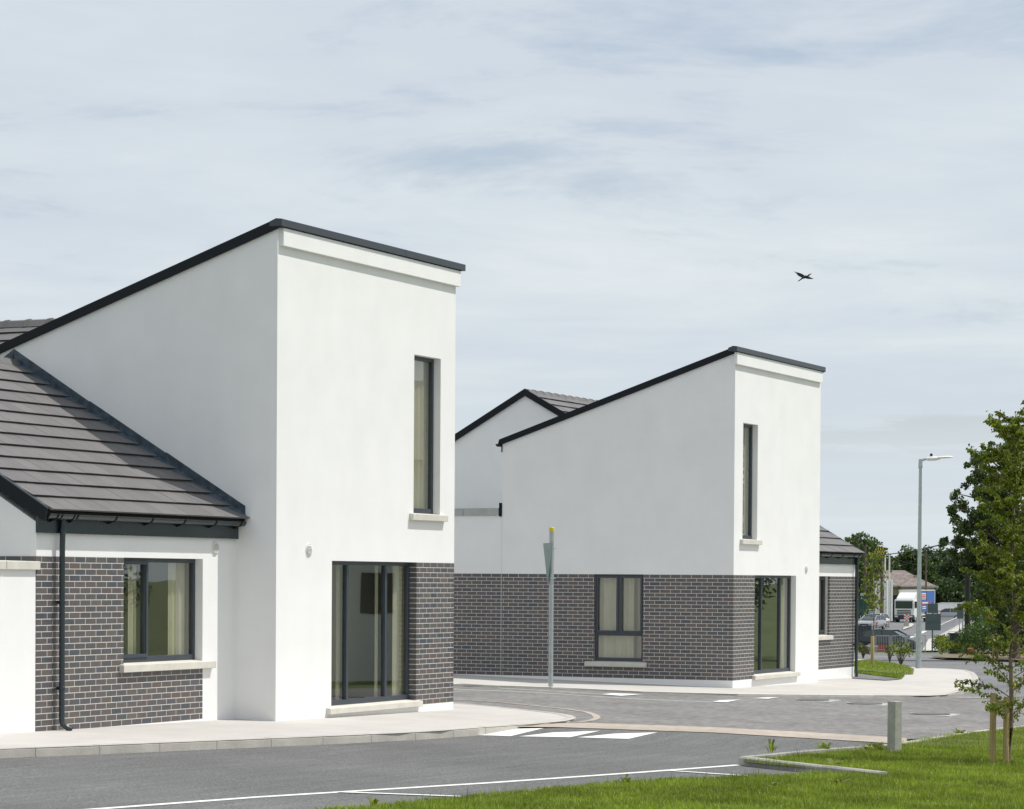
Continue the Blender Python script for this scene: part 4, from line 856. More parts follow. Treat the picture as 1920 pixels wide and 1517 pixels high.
def shrub(label, px, py, h, rad, n, size, mat, off=0.0, group='low shrubs along the road', name='shrub'):
    c = G(px, py, off); t = thing(name, label, 'shrub', c, 0, group); C = []; R = []; tr = MB(); rd = random.Random(int(px*3+py))
    for k in range(12): an = k*2.4; r = rad*rd.uniform(.2, .75); p = Vector((math.cos(an)*r, math.sin(an)*r, h*rd.uniform(.35, .85))); C.append(p); R.append(rad*rd.uniform(.25, .45)); tr.tube([Vector((0, 0, -.05)), p*.5+Vector((0, 0, .05)), p], [.018, .012, .004], 4)
    tr.build('stem', 'bark', t); leafcloud(C, R, n, size, mat, 'foliage', t, zsq=1); return t
shrub('green leafy shrub against the downpipe of the second house', 1605, 1226, .8, .3, 420, .09, 'leaf_mid')
shrub('brownish dry shrub between the downpipe and the small tree stake', 1618, 1233, .7, .36, 420, .08, 'leaf_dry')
shrub('thin low shrub between the small tree and the lamp post, left one', 1668, 1241, .7, .25, 130, .07, 'leaf_mid')
shrub('leafy yellow-green shrub just left of the lamp post base', 1689, 1246, .95, .42, 330, .09, 'leaf_light')
shrub('bright green bush left of the black cabinets', 1766, 1221, 1.0, 1.0, 1800, .13, 'leaf_light')
shrub('low bush beside the left black cabinet', 1786, 1226, .8, 1.1, 1300, .13, 'leaf_light')
shrub('broad bright bush right of the black cabinets', 1838, 1228, 1.6, 1.6, 4200, .13, 'leaf_mid')
shrub('bush beside the far pair of stakes', 1868, 1230, 1.9, 1.7, 4200, .13, 'leaf_mid')
shrub('bush at the right edge behind the birch trunk', 1905, 1234, 1.9, 1.9, 4200, .13, 'leaf_mid')
shrub('dark bush at the foot of the big roadside tree', 1935, 1236, 2.4, 2.2, 4200, .14, 'leaf_dark')
shrub('dark bush behind the black pole, left of the grey tree trunk', 1842, 1180, 2.2, 2.2, 3000, .2, 'leaf_mid')
shrub('ragged bush under the big tree, behind the cabinets', 1872, 1190, 2.6, 2.4, 3000, .2, 'leaf_dark')
# weeds in the lawn
def weed(label, px, py, h, rad, n, size, off=-.045):
    c = G(px, py, off); t = thing('weed', label, 'weed', c, 0, 'weeds in the foreground lawn'); a = MB(); rd = random.Random(int(px)); n = max(9, n//4)
    for k in range(n):
        an = k*2.39996+rd.uniform(-.4, .4); rad *= 1; L = rad*rd.uniform(.4, 1.0); u = Vector((math.cos(an), math.sin(an), 0)); v = Vector((-u.y, u.x, 0)); hh = h*rd.uniform(.25, .85); wv = size*rd.uniform(.25, .5); b = u*rd.uniform(0, rad*.4)
        P = [b, b+u*L*.35+Vector((0, 0, hh*.7)), b+u*L*.75+Vector((0, 0, hh)), b+u*L*1.1+Vector((0, 0, hh*.8))]
        a.add([tuple(P[0]), tuple(P[1]-v*wv), tuple(P[1]+v*wv), tuple(P[2]-v*wv), tuple(P[2]+v*wv), tuple(P[3])], [(0, 1, 2), (1, 3, 4, 2), (3, 5, 4)])
    a.build('foliage', 'leaf_light', t); return t
weed('leafy weed growing through the island kerb at its left end', 1446, 1412, .2, .1, 40, .045); weed('leafy weed at the back kerb of the island, second from the left', 1545, 1410, .17, .13, 70, .045)
weed('low broad weed in the middle of the island grass', 1562, 1437, .1, .2, 70, .06); weed('clump of weeds at the foot of the concrete post', 1640, 1407, .12, .22, 120, .045)
weed('broad-leaved weed left of the young birch at the far grass edge', 1800, 1379, .12, .14, 50, .06); weed('weed tuft on the near lawn edge, right of the bay divider', 1172, 1471, .13, .07, 36, .04)
weed('low broad-leaved weed near the bottom edge of the lawn', 1450, 1478, .09, .14, 50, .05); weed('single yellow weed tuft at the left tip of the lawn', 700, 1512, .1, .06, 30, .04); weed('weed clump in the lawn below the island kerb', 1570, 1472, .1, .16, 60, .05)

# ------------------------------------------------------------------ bird
pB = at(1509, 519, 70); bd = thing('bird', 'black bird gliding alone in the sky', 'bird', pB)
k = 70/F; fB = lambda u, v, w_: tuple(RT*(u*k)-UP*(v*k)+Vector((.9, .43, 0))*(w_*k))
a = MB(); body = [(-13, 8.5, 0, .7), (-9, 6, 0, 1.2), (-4, 2, 0, 2.0), (1, 0, 0, 2.9), (5, 1, 0, 2.9), (9, 2, 0, 2.3), (12, 3, 0, 1.3), (16, 3.6, 0, .4)]
vs = []; fs = []
for (u, v, w_, r) in body:
    for q in range(8): t = 2*math.pi*q/8; vs.append(fB(u, v+r*math.cos(t), w_+r*math.sin(t)))
for i in range(len(body)-1):
    for q in range(8): fs.append((i*8+q, i*8+(q+1) % 8, (i+1)*8+(q+1) % 8, (i+1)*8+q))
a.add(vs, fs); a.build('body', 'bird', bd, smooth=True)
def slab(pts, th):
    m_ = MB(); n = len(pts); m_.add([fB(p[0], p[1], p[2]-th) for p in pts]+[fB(p[0], p[1], p[2]+th) for p in pts], [tuple(range(n)), tuple(range(n, 2*n))]+[(i, (i+1) % n, n+(i+1) % n, n+i) for i in range(n)]); return m_
slab([(2, 0, 0), (-3, -5, 4), (-8, -8, 9), (-13, -10, 14), (-19, -12, 18), (-14.5, -8.5, 14), (-13.5, -6, 12), (-10, -2, 8), (-4, 2, 2)], .5).build('wing', 'bird', bd)
slab([(3, -1, 0), (6, -3.5, -8), (10, -4.2, -16), (11, -3.6, -20), (8, -2, -14), (6, 0, -4)], .5).build('wing', 'bird', bd)

# ------------------------------------------------------------------ things beyond the road
def place(px, py, off=0): return G(px, py, off)
YR = math.atan2(.43054, .90257)          # local x axis pointing away from the viewer
def facing(t): t.rotation_euler = (0, 0, YR-math.pi/2)   # local x to the right, local y away
def sc_(c): return F/((c-EYE).dot(Vector((.90257, .43054, 0))))
# pavements and roads over there
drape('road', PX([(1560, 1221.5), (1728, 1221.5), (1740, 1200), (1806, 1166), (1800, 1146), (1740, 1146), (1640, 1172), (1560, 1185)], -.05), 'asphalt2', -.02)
drape('pavement', PX([(1728, 1221.5), (1757, 1221.5), (1776, 1214), (1783, 1190), (1815, 1176), (1835, 1168), (1815, 1162), (1740, 1200)], 0), 'conc', .05)
drape('verge_bank', PX([(1745, 1231), (1775, 1227), (1930, 1227), (1960, 1227), (1960, 1240), (1925, 1239.5), (1860, 1236.5), (1775, 1234.5)], 0), 'soil', .03)
drape('verge_bank', PX([(1835, 1176), (1812, 1190), (1815, 1224), (1990, 1224), (1990, 1160), (1850, 1160)], 0), 'soil', .03)
ribbon('kerb_line', PX([(1745, 1232), (1775, 1235.5), (1860, 1238), (1960, 1241.5)], -.03), .3, 'kerbg', -.0)
ribbon('kerb_line', PX([(1598, 1222.6), (1690, 1223), (1760, 1224)], 0), .5, 'kerb', .02)
ribbon('lane_line', PX([(1600, 1229), (1720, 1233.5)], -.06), .14, 'linew', -.066)
ribbon('lane_line', PX([(1700, 1199), (1718, 1192), (1735, 1184)], -.06), .4, 'linew', -.008)
drape('traffic_island', PX([(1693, 1182), (1710, 1176), (1714, 1171.5), (1708, 1169.5), (1701, 1172), (1694, 1178)], 0), 'kerb', .08)

def fence_thing(name, label, cat, c, wpx, hpx, n, mat, slat=.7, post=True, gap=0.0, top=None, pname='slat'):
    t = thing(name, label, cat, c); facing(t); s = sc_(c); W = wpx/s; H = hpx/s; me = None
    for k in range(n):
        a = MB(); w_ = W/n; a.box(-w_*slat/2, w_*slat/2, -.02, .02, 0, H)
        if me is None: o = a.build(pname, mat, t); me = o.data
        else: o = link(pname, me, t)
        o.location = (W*(k+.5)/n, 0, 0)
    if top:
        a = MB(); a.box(0, W, -.03, .03, H-.08, H); a.box(0, W, -.03, .03, .08, .14); a.build('rail', top, t)
    return t, s, W, H
# yard corner left: green sheet fence on a cream wall, dark sheet fence, low wall
c = place(1598, 1176); t = thing('yard_wall', 'cream rendered yard wall under the green fence', 'wall', c); facing(t); s = sc_(c)
a = MB(); a.box(-2, 36/s, 0, .25, -.3, 13/s); a.build('wall', 'cream', t); a = MB(); a.box(-2, 36/s, -.05, .3, 13/s, 15.5/s); a.build('capping', 'kerb', t)
cc_ = at(1598, 1162, (c-EYE).dot(Vector((.90257, .43054, 0)))+.1); fence_thing('sheet_fence', 'tall dark green profiled fence on top of the cream wall', 'fence', cc_, 31, 45, 6, 'darkgreen', .86, pname='panel')
c = place(1598, 1211); fence_thing('sheet_fence', 'dark grey sheet fence in front of the cream wall, left of the small tree', 'fence', c, 36, 38, 7, 'bluegrey', .96, pname='panel')
c = place(1598, 1221); t = thing('low_wall', 'low pale block wall below the dark grey fence', 'wall', c); facing(t); s = sc_(c); a = MB(); a.box(0, 46/s, 0, .25, -.2, 8/s); a.build('wall', 'kerbg', t); a = MB(); a.box(-.05, 46/s+.05, -.05, .3, 8/s, 10.5/s); a.build('capping', 'sill', t)
# mesh barrier
for k, (px, wp, lb) in enumerate(((1640, 29, 'left panel of the grey barred site barrier, before the dark car'), (1670, 28, 'middle panel of the grey barred site barrier'), (1699, 37, 'right panel of the grey barred site barrier, ending beside the sign post'))):
    c = place(px, 1222); t = thing('site_barrier', lb, 'barrier', c, 0, 'grey barred barriers'); facing(t); s = sc_(c); W = wp/s; H = (31-k*0)/s
    a = MB()
    a.box(0, W, -.02, .02, H-.05, H); a.box(0, W, -.02, .02, .1, .15); a.box(0, .05, -.02, .02, 0, H); a.box(W-.05, W, -.02, .02, 0, H); a.build('frame', 'rail', t)
    nb = int(W/.11)
    a = MB(); a.box(-.012, .012, -.01, .01, .15, H-.05); me = None
    for j in range(1, nb):
        if me is None: o = a.build('bar', 'rail', t); me = o.data
        else: o = link('bar', me, t)
        o.location = (W*j/nb, 0, 0)
c = place(1646, 1221); t = thing('plastic_barrier', 'red plastic barrier lying low behind the left barred panel', 'barrier', c); facing(t); s = sc_(c); a = MB(); a.box(0, 26/s, .1, .5, 0, 11/s); a.box(0, 26/s, .05, .12, 5/s, 11.5/s); a.build('barrier_body', 'red', t)
def cone(px, py, h, lb, grp='traffic cones'):
    c = place(px, py); t = thing('traffic_cone', lb, 'traffic cone', c, 0, grp); a = MB(); a.box(-.22, .22, -.22, .22, 0, .04); a.build('base', 'red', t)
    a = MB(); a.m = 0; a.lathe([(.17, .04), (.12, h*.35)]); a.m = 1; a.lathe([(.12, h*.35), (.085, h*.62)]); a.m = 0; a.lathe([(.085, h*.62), (.03, h)]); a.build('cone_body', ['red', 'white'], t)
cone(1665.5, 1213, .95, 'red and white cone standing in front of the dark car')

def wheel(parent, x, y, r, w_):
    a = MB(lambda p, q, z: (p+x, q+y, z+r)); n = 18
    a.prism([(r*math.cos(2*math.pi*k/n), r*math.sin(2*math.pi*k/n)) for k in range(n)], -w_/2, w_/2, 'y'); o = a.build('wheel', 'black', parent)
    a = MB(lambda p, q, z: (p+x, q+y, z+r)); a.prism([(r*.58*math.cos(2*math.pi*k/n), r*.58*math.sin(2*math.pi*k/n)) for k in range(n)], -w_/2-.01, w_/2+.01, 'y'); a.build('rim', 'galv', o)
def loft(mb, secs):
    """secs: list of rings (equal length)"""
    n = len(secs[0]); vs = [p for s in secs for p in s]; fs = []
    for i in range(len(secs)-1):
        for k in range(n): fs.append((i*n+k, i*n+(k+1) % n, (i+1)*n+(k+1) % n, (i+1)*n+k))
    fs += [tuple(range(n)), tuple(range(len(vs)-n, len(vs)))]; mb.add(vs, fs)
def car(label, c, yaw, paint, L=4.1, H=1.45, W=1.75, wagon=False, glass='carglass', group='cars beyond the road', van=False):
    t = thing('parked_car' if not van else 'parked_van', label, 'car' if not van else 'van', c, yaw, group)
    hw = W/2; zb = .28
    prof = [(-L/2, .55, .85), (-L/2+.12, .45, .95), (-L*.30, .30, .98), (0, .28, .97), (L*.22, .28, .95), (L*.38, .3, .86), (L/2-.1, .35, .74), (L/2, .45, .62)]
    secs = []
    for x, z0, z1 in prof:
        e = .92 if abs(x) > L*.45 else 1.0
        secs.append([(x, -hw*.94*e, z0), (x, -hw*e, z0+.12), (x, -hw*e, (z0+z1)/2), (x, -hw*.93*e, z1), (x, hw*.93*e, z1), (x, hw*e, (z0+z1)/2), (x, hw*e, z0+.12), (x, hw*.94*e, z0)])
    a = MB(); loft(a, secs); B = a.build('body', paint, t, smooth=True)
    cab = [(-L/2+.08, .94, .96), (-L/2+.4, .95, H-.08), (-L*.12, .96, H), (L*.06, .96, H-.03), (L*.27, .93, .97)] if not van else [(-L/2+.04, .9, H-.1), (-L/2+.3, .9, H), (L*.1, .9, H), (L*.22, .9, H-.12), (L*.36, .88, .98)]
    secs = [[(x, -hw*.92, z0), (x, -hw*(.92-.16*(z1-z0)/.5), z1), (x, hw*(.92-.16*(z1-z0)/.5), z1), (x, hw*.92, z0)] for x, z0, z1 in cab]
    a = MB(); loft(a, secs); a.build('windows', glass if not van else paint, t, smooth=True)
    # roof skin and pillars
    tp = cab[1:-1]; a = MB(); n = len(tp)
    rw = lambda z: hw*(.92-.16*(z-.95)/.5)+.004
    vs = []
    for x, z0, z1 in tp: vs += [(x, -rw(z1), z1+.003), (x, rw(z1), z1+.003), (x, -rw(z1), z1+.03), (x, rw(z1), z1+.03)]
    fs = []
    for i in range(n-1):
        o = i*4; fs += [(o+2, o+3, o+7, o+6), (o, o+2, o+6, o+4), (o+1, o+3, o+7, o+5)]
    a.add(vs, fs)
    for s in (-1, 1):
        for (xa, za, xb, zb_) in ((cab[-1][0], cab[-1][2], cab[-2][0], cab[-2][2]), (cab[1][0], cab[1][2], cab[0][0], cab[0][2]), (-L*.1, .97, -L*.12, H)):
            a.tube([(xa, s*hw*(.93 if za < 1 else .76), za+.01), (xb, s*hw*(.77 if zb_ > 1.2 else .93), zb_+.015)], .035, 5)
    a.build('roof', paint, t)
    for s in (-1, 1):
        for x in (-L*.31, L*.32): wheel(t, x, s*(hw-.1), .31, .2)
        a = MB(); a.box(L/2-.16, L/2+.01, s*hw*.55-.14, s*hw*.55+.14, .6, .73); a.build('headlight', 'white', t)
        a = MB(); a.box(-L/2-.01, -L/2+.1, s*hw*.7-.1, s*hw*.7+.1, .68, .9); a.build('tail_light', 'red', t)
        a = MB(); a.box(L*.17, L*.2, s*(hw+.08)-.09, s*(hw+.08)+.09, .98, 1.1); a.build('mirror', paint, t)
    a = MB(); a.box(L/2-.06, L/2+.015, -.45, .45, .42, .55); a.build('grille', 'black', t)
    a = MB(); a.box(L/2, L/2+.02, -.26, .26, .33, .43); a.build('number_plate', 'white', t)
    return t
YA = YR
c = place(1671, 1220); car('dark green hatchback parked behind the barred site barrier', c, YA-math.radians(118), 'darkcar', L=4.0)
mt['silver'] = M('silver_car_paint', (.42, .44, .46), .3, 0, spec=.6, metal=.4); mt['whitecar'] = M('white_car_paint', (.75, .75, .74), .3, 0, spec=.6)
for (px, py, y_, lb, pa) in ((1634, 1180, 150, 'silver car parked nearest the green fence', 'silver'), (1642, 1176, 150, 'white car parked behind the silver one, by the white banners', 'whitecar'), (1636, 1166, 150, 'white car furthest back in the row by the green fence', 'whitecar')):
    car(lb, place(px, py), YA+math.radians(y_), pa)
car('white van parked far off behind the grey sign backs', place(1773, 1160), YA+math.radians(80), 'whitecar', L=5.0, H=2.1, W=1.9, van=True)
car('light car half hidden by the brown bank, before the white van', place(1776, 1162), YA+math.radians(75), 'silver')

# lorry
c = place(1703, 1166.5); LX = YA-math.pi-math.radians(24)
lo = thing('lorry', 'white cab lorry with a blue box body, red and white panels, driving towards the viewer', 'lorry', c, LX)
a = MB(); a.box(-.05, 2.0, -1.2, 1.2, .55, 2.75); a.build('cab', 'whitecar', lo, bevel=.12)
a = MB(); a.prism([(-.1, 2.75), (1.75, 2.75), (1.55, 2.95), (.3, 3.55), (-.1, 3.6)], -1.05, 1.05, 'y'); a.build('roof_fairing', 'whitecar', lo, bevel=.08)
a = MB(); a.box(1.95, 2.03, -1.05, 1.05, 1.65, 2.55); a.build('windscreen', 'carglass', lo, bevel=.03)
for z in (1.42, 1.22, 1.02): a = MB(); a.box(1.98, 2.05, -.85, .85, z-.05, z+.05); a.build('grille_bar', 'black', lo)
a = MB(); a.box(1.6, 2.12, -1.22, 1.22, .35, .88); a.build('bumper', 'bluegrey', lo, bevel=.05)
for s in (-1, 1):
    a = MB(); a.box(2.08, 2.15, s*.9-.2, s*.9+.2, .62, .8); a.build('headlight', 'vent', lo)
    a = MB(); a.box(1.7, 1.85, s*1.42-.1, s*1.42+.1, 1.8, 2.5); a.box(1.75, 1.8, min(s*1.15, s*1.35), max(s*1.15, s*1.35), 2.4, 2.44); a.build('mirror', 'black', lo)
    a = MB(); a.box(.5, 1.6, s*1.2-.015, s*1.2+.015, 1.7, 2.45); a.build('side_window', 'carglass', lo)
    for x in (1.05, -4.2): wheel(lo, x, s*1.0, .5, .32)
a = MB(); a.box(-7.4, -.25, -1.25, 1.25, 1.2, 3.85); BX = a.build('box_body', 'blue', lo)
a = MB(); a.box(-7.45, -.2, -1.28, 1.28, 3.8, 3.9); a.box(-.3, -.2, -1.27, 1.27, 1.2, 3.8); a.box(-7.5, -7.35, -1.3, 1.3, 1.15, 3.9); a.build('body_frame', 'whitecar', BX)
a = MB(); a.box(-7.3, -.3, -1.1, 1.1, .8, 1.2); a.build('chassis', 'whitecar', lo)
for s in (-1, 1):
    a = MB(); a.box(-3.2, -1.4, s*1.262-.01, s*1.262+.01, 2.75, 3.5); a.build('white_panel', 'white', BX)
    for z in (2.85, 3.05, 3.25): a = MB(); a.box(-3.05, -1.5, s*1.277-.01, s*1.277+.01, z, z+.12); a.build('red_print', 'red', BX)
    a = MB(); a.box(-5.2, -1.2, s*1.262-.01, s*1.262+.01, 2.15, 2.5); a.build('red_panel', 'red', BX)
    a = MB(); a.box(-4.2, -1.6, s*1.277-.01, s*1.277+.01, 2.25, 2.4); a.build('white_print', 'white', BX)
    a = MB(); a.box(-3.4, -1.7, s*1.262-.01, s*1.262+.01, 1.8, 1.9); a.box(-3.4, -1.7, s*1.262-.01, s*1.262+.01, 1.6, 1.68); a.build('white_print', 'white', BX)
    a = MB(); a.box(-6.6, -2.0, s*1.2-.02, s*1.2+.02, .5, .6); a.box(-6.6, -2.0, s*1.2-.02, s*1.2+.02, .85, .95); a.build('side_guard', 'whitecar', lo)

# bungalow
dB = 345; c = at(1690, 1165, dB); c.z = ground(c.x, c.y); s = F/dB
bu = thing('bungalow', 'cream bungalow with a weathered hipped roof behind the lorry', 'house', c); facing(bu)
def bx(px): return (px-1690)/s
def bz(py): return (1166-py)/s
a = MB(); a.box(bx(1634), bx(1745), 0, 9, -1, bz(1107)); a.box(bx(1688), bx(1745), -2.5, 0, -1, bz(1107)); a.build('wall', 'cream', bu)
a = MB()
x0, x1, xm, ym = bx(1629), bx(1749), bx(1684), 4.5
a.add([(x0, -.4, bz(1106)), (x1, -.4, bz(1106)), (x1, 9.4, bz(1106)), (x0, 9.4, bz(1106)), (bx(1667), ym, bz(1077)), (bx(1705), ym, bz(1077))], [(0, 1, 5, 4), (1, 2, 5), (2, 3, 4, 5), (3, 0, 4), (0, 3, 2, 1)])
a.build('roof', 'hroof', bu)
a = MB(); a.add([(bx(1682), -3, bz(1107)), (bx(1751), -3, bz(1107)), (bx(1751), 4, bz(1107)), (bx(1682), 4, bz(1107)), (bx(1716), 1.2, bz(1088)), (bx(1716), 4, bz(1088))], [(0, 1, 4), (1, 2, 5, 4), (3, 0, 4, 5), (2, 3, 5), (0, 3, 2, 1)]); a.build('porch_roof', 'hroof', bu)
a = MB(); a.box(bx(1716), bx(1723), .5, 1.6, bz(1107), bz(1086)); a.build('chimney', 'cream', bu)
a = MB(); a.box(bx(1681), bx(1752), -3.1, -2.95, bz(1109), bz(1106)); a.box(x0, bx(1682), -.5, -.38, bz(1108.5), bz(1105.5)); a.build('gutter', 'kerb', bu)
for px in (1650, 1662): a = MB(); a.box(bx(px), bx(px+7), -.05, .02, bz(1125), bz(1114)); a.build('window', 'bluegrey', bu)
a = MB(); a.box(bx(1670), bx(1683), -.06, .02, bz(1166), bz(1124)); a.build('porch_opening', 'bluegrey', bu)  # dark panel on the solid wall, stands in for the shade inside the porch
c = place(1668, 1166); fence_thing('sheet_fence', 'mid green profiled fence left of the lorry cab', 'fence', c, 14, 34, 5, 'darkgreen', .86, pname='panel')
# white banners / totems
for k, (px, w_, top, lb) in enumerate(((1638.5, 5, 1079, 'leftmost tall white banner behind the small staked tree'), (1646, 6, 1082, 'second tall white banner, just left of the wooden pole'), (1659, 6.5, 1085, 'broad white banner between the two white flag poles'), (1668.5, 5, 1084, 'rightmost white banner beside the green fence'))):
    c = place(px, 1175); t = thing('banner', lb, 'banner', c, 0, 'white banners'); facing(t); s = sc_(c); h = (1172-top)/s
    a = MB(); n = 7; vs = []
    for i in range(n): u = (i/(n-1)-.0)*w_/s; vs += [(u, .06*math.sin(i*1.4), .6), (u, .06*math.sin(i*1.4+.3), h)]
    a.add(vs+[(p[0], p[1]+.03, p[2]) for p in vs], [(2*i, 2*i+2, 2*i+3, 2*i+1) for i in range(n-1)]+[(14+2*i, 16+2*i, 17+2*i, 15+2*i) for i in range(n-1)]); a.build('banner_cloth', 'white', t)
    a = MB(); a.tube([(-.05, 0, 0), (-.05, 0, h+.2)], .05, 6); a.build('pole', 'white', t)
for px, lb in ((1658.5, 'left white flag pole beside the wooden utility pole'), (1666.5, 'right white flag pole, nearer the bungalow')):
    c = place(px, 1174); s = sc_(c); t = thing('flag_pole', lb, 'pole', c, 0, 'white flag poles'); a = MB(); a.lathe([(.12, 0), (.08, (1174-1040)/s)], n=8); a.build('pole_shaft', 'white', t)
# wooden poles and wires
def wpole(px, py, top, r, lb, mat='pole_wood', d=None, arm=None):
    c = place(px, py) if d is None else at(px, py, d); s = sc_(c); h = (py-top)/s; t = thing('utility_pole', lb, 'pole', c, 0, 'poles beyond the road'); a = MB(); a.lathe([(r, -.3), (r*.75, h)], n=10); a.build('pole_shaft', mat, t); facing(t)
    if arm: a = MB(); a.box(-arm, 0, -.04, .04, h-.12, h); a.build('cross_arm', mat, t)
    return c+Vector((0, 0, h)), t, s, h
w1_, t1, s1, _ = wpole(1621, 1170, 1024, .17, 'dark wooden utility pole beside the roof corner of the second house')
a = MB(); a.box(-.5, -.15, -.1, .1, 3.2, 3.55); a.build('flood_light', 'galv', t1)
w2_, t2, s2, h2_ = wpole(1652.5, 1176, 1044, .19, 'wooden pole carrying the yellow and black checkered sign')
cb = MB(); ck = thing('checkered_sign', 'yellow and black checkered board at the top of the wooden pole', 'sign', w2_); facing(ck)
a = MB(); a.box(-14/s2, 6.5/s2, -.3, -.25, -.1, 17/s2); a.build('board', 'yellow', ck)
for i in range(9):
    for j in range(4):
        if (i+j) % 2: a = MB(); u0 = -14/s2+i*20.5/s2/9; v0 = -.1+j*(17/s2+.1)/4; a.box(u0, u0+20.5/s2/9, -.33, -.302, v0, v0+(17/s2+.1)/4); a.build('black_square', 'black', ck)
ck.rotation_euler[1] = math.radians(-7)
wpole(1735.5, 1166, 1037, .13, 'slim lamp-topped pole behind the lorry, right of the street lamp', 'pole_wood', arm=.75)
w5, _, _, _ = wpole(1783.5, 1150, 1066, .12, 'thin grey lamp post far away above the white van', 'galv')
w6, _, _, _ = wpole(1805, 1182, 1128, .11, 'pale grey post just left of the black pole', 'galv')
w7, _, _, _ = wpole(1813, 1222, 1010, .21, 'thick black pole rising from the black cabinets into the tree', 'black')
def wire(p, q, sag, lb, r=.02):
    t = thing('overhead_wire', lb, 'wire', p, 0, 'overhead wires'); a = MB(); pts = []
    for i in range(13): u = i/12; v = (q-p)*u; pts.append(Vector((v.x, v.y, v.z-sag*4*u*(1-u)))); 
    a.tube(pts, r, 5); a.build('cable', 'black', t)
dW = (w1_-EYE).dot(Vector((.90257, .43054, 0)))
wire(at(1622, 1041, dW), at(1792, 1015, 150), .25, 'thick dark cable rising from the wooden pole to the big tree', .045)
wire(at(1655, 1038, 300), at(1800, 1056, 300), .8, 'thin wire sagging across the far trees', .02)
wire(at(1735, 1046, 330), at(1850, 1038, 330), .3, 'thin upper wire behind the big roadside tree', .02)
wire(at(1600, 1096, 330), at(1735, 1100, 330), .2, 'thin low wire across the dark far trees', .018)
# grey sign backs
c = place(1748, 1222); t = thing('road_sign', 'grey post with two square sign backs, at the end of the barred barrier', 'road sign', c); facing(t); s = sc_(c)
a = MB(); a.lathe([(.05, -.1), (.05, 92/s)], n=10); a.build('post', 'signback', t)
a = MB(); a.box(-14/s, 15/s, -.1, -.06, 40/s, 71/s); a.build('sign_plate', 'signback', t)
a = MB(); a.box(-10/s, 9.5/s, -.1, -.06, 72.5/s, 90/s); a.build('sign_plate', 'signback', t)
for z in (55.5, 80): a = MB(); a.box(-13/s, 14/s, -.125, -.1, z/s, z/s+.05) if z < 60 else a.box(-9.5/s, 9/s, -.125, -.1, z/s, z/s+.04); a.build('stiffener', 'signback', t)
c = place(1799, 1188); t = thing('road_sign', 'dark square sign back beside the black pole', 'road sign', c); facing(t); s = sc_(c); a = MB(); a.box(-5/s, 7/s, -.06, 0, 28/s, 56/s); a.build('sign_plate', 'signback', t); a = MB(); a.lathe([(.05, 0), (.05, 58/s)], n=8); a.build('post', 'galv', t)
c = place(1760.5, 1164); t = thing('road_sign', 'small round red and white sign at the right of the grey sign backs', 'road sign', c); facing(t); s = sc_(c); a = MB(); a.lathe([(.05, 0), (.05, 13/s)], n=8); a.build('post', 'galv', t)
a = MB(lambda x, y, z: (x, z, y)); a.lathe([(.28, -.08), (.28, -.05)], (0, 15/s, 0), 18); a.build('sign_plate', 'red', t); a = MB(lambda x, y, z: (x, z, y)); a.lathe([(.18, -.1), (.18, -.085)], (0, 15/s, 0), 18); a.build('sign_face', 'white', t)
# guard railing along the far footpath
A = place(1750, 1201); B = place(1803, 1171); t = thing('guard_railing', 'white pedestrian guard railing running along the far footpath', 'railing', A)
Lr = (B-A).length; nb = 44; hh = 1.05; me = None
for i in range(nb+1):
    p = (B-A)*(i/nb); a = MB(); a.box(-.025, .025, -.025, .025, -.1, hh)
    if me is None: o = a.build('baluster', 'rail', t); me = o.data
    else: o = link('baluster', me, t)
    p.z = ground(A.x+p.x, A.y+p.y)-A.z; o.location = p
a = MB(); a.tube([Vector((0, 0, hh)), (B-A)+Vector((0, 0, hh))], .03, 5); a.tube([Vector((0, 0, .12)), (B-A)+Vector((0, 0, .12))], .03, 5); a.build('rail', 'white', t)
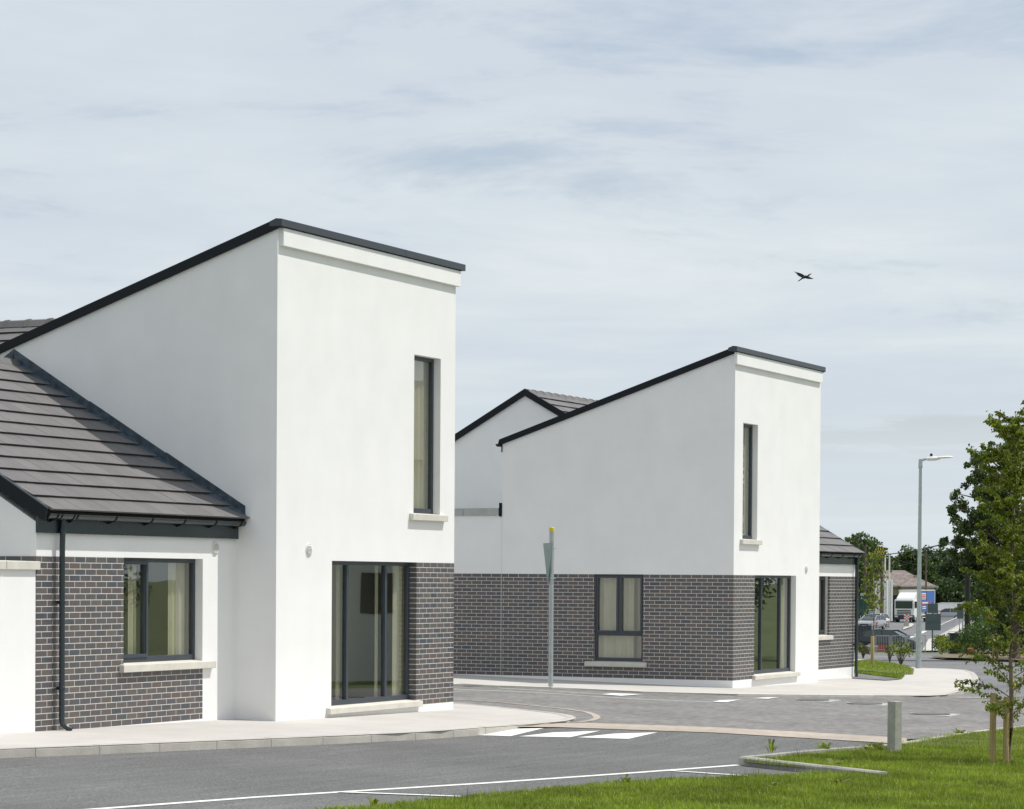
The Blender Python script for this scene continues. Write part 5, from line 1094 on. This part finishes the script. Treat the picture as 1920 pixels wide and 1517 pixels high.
# striped marker posts
def marker(px, py, h, r, lb, grp='red and white striped marker posts'):
    c = place(px, py); t = thing('marker_post', lb, 'marker post', c, 0, grp); a = MB(); n = 6
    a.m = 0; a.lathe([(r*.8, 0), (r*.8, h*.5)], n=8)
    for i in range(n): a.m = 1+(i % 2); a.lathe([(r, h*(.5+.5*i/n)), (r, h*(.5+.5*(i+1)/n))], n=8)
    a.build('post_body', ['galv', 'red', 'white'], t)
for i, (px, py) in enumerate(((1635, 1182), (1640, 1181), (1645, 1180.5), (1650, 1180), (1655, 1179.5), (1659, 1179), (1663, 1178.5), (1667, 1178))):
    marker(px, py, .85, .09, ['leftmost striped post of the row behind the dark car', 'second striped post from the left in the row', 'third striped post from the left in the row', 'fourth striped post, left of the wooden pole', 'fifth striped post, just right of the wooden pole', 'sixth striped post in front of the white banners', 'seventh striped post in front of the right flag pole', 'rightmost striped post of the row behind the dark car'][i])
c = place(1700, 1176); t = thing('chevron_marker', 'red and white striped marker board on the island before the lorry', 'marker', c); facing(t); s = sc_(c)
a = MB(); a.box(-4.5/s, 4.5/s, 0, .3, 0, 12/s); a.build('base', 'cap', t)
for i in range(5):
    for j in range(3): a = MB(); a.m = 0; a.box((-4.5+3*j)/s, (-1.5+3*j)/s, -.02, .28, (12+2.4*i)/s, (14.4+2.4*i)/s); a.build('stripe', 'red' if (i+j) % 2 else 'white', t)
# black cabinets
for k, (px, py, w_, h, lb) in enumerate(((1781, 1226, 21, 37, 'tall black ribbed utility cabinet at the left of the black pole'), (1806, 1225, 13, 34, 'dark cabinet at the foot of the black pole'), (1821, 1206, 16, 17, 'lower dark container with pale lid right of the black pole'))):
    c = place(px, py); t = thing('utility_cabinet', lb, 'cabinet', c, 0, 'dark cabinets by the black pole'); facing(t); s = sc_(c); a = MB(); a.box(0, w_/s, 0, .7, -.05, h/s); a.build('cabinet_body', 'darkcar', t, bevel=.02)
    a = MB(); a.box(-.05, w_/s+.05, -.05, .75, h/s, h/s+.06); a.build('lid', 'galv' if k == 2 else 'bluegrey', t)
    for j in range(4): a = MB(); u = (j+.5)*w_/s/4; a.box(u-.03, u+.03, -.03, 0, .1, h/s-.1); a.build('rib', 'darkgreen', t)
c = place(1776, 1222); t = thing('hoop_barrier', 'thin grey tubular hoop rail beside the black cabinets', 'barrier', c); facing(t); s = sc_(c); a = MB(); a.tube([(0, 0, 0), (0, 0, 34/s), (.2, 0, 38/s), (30/s, 0, 38/s)], .02, 6); a.build('hoop', 'galv', t)
c = place(1821, 1229); t = thing('orange_box', 'small orange box low in the bushes right of the cabinets', 'box', c); facing(t); a = MB(); a.box(-.15, .15, 0, .3, 0, .4); a.build('box_body', 'orange', t, bevel=.03)
stake(1862, 1235, 1.15, .05, 'left timber stake of the far pair among the bushes', 0.0); stake(1870.5, 1235, 1.1, .045, 'right greyer stake of the far pair among the bushes', 0.0)
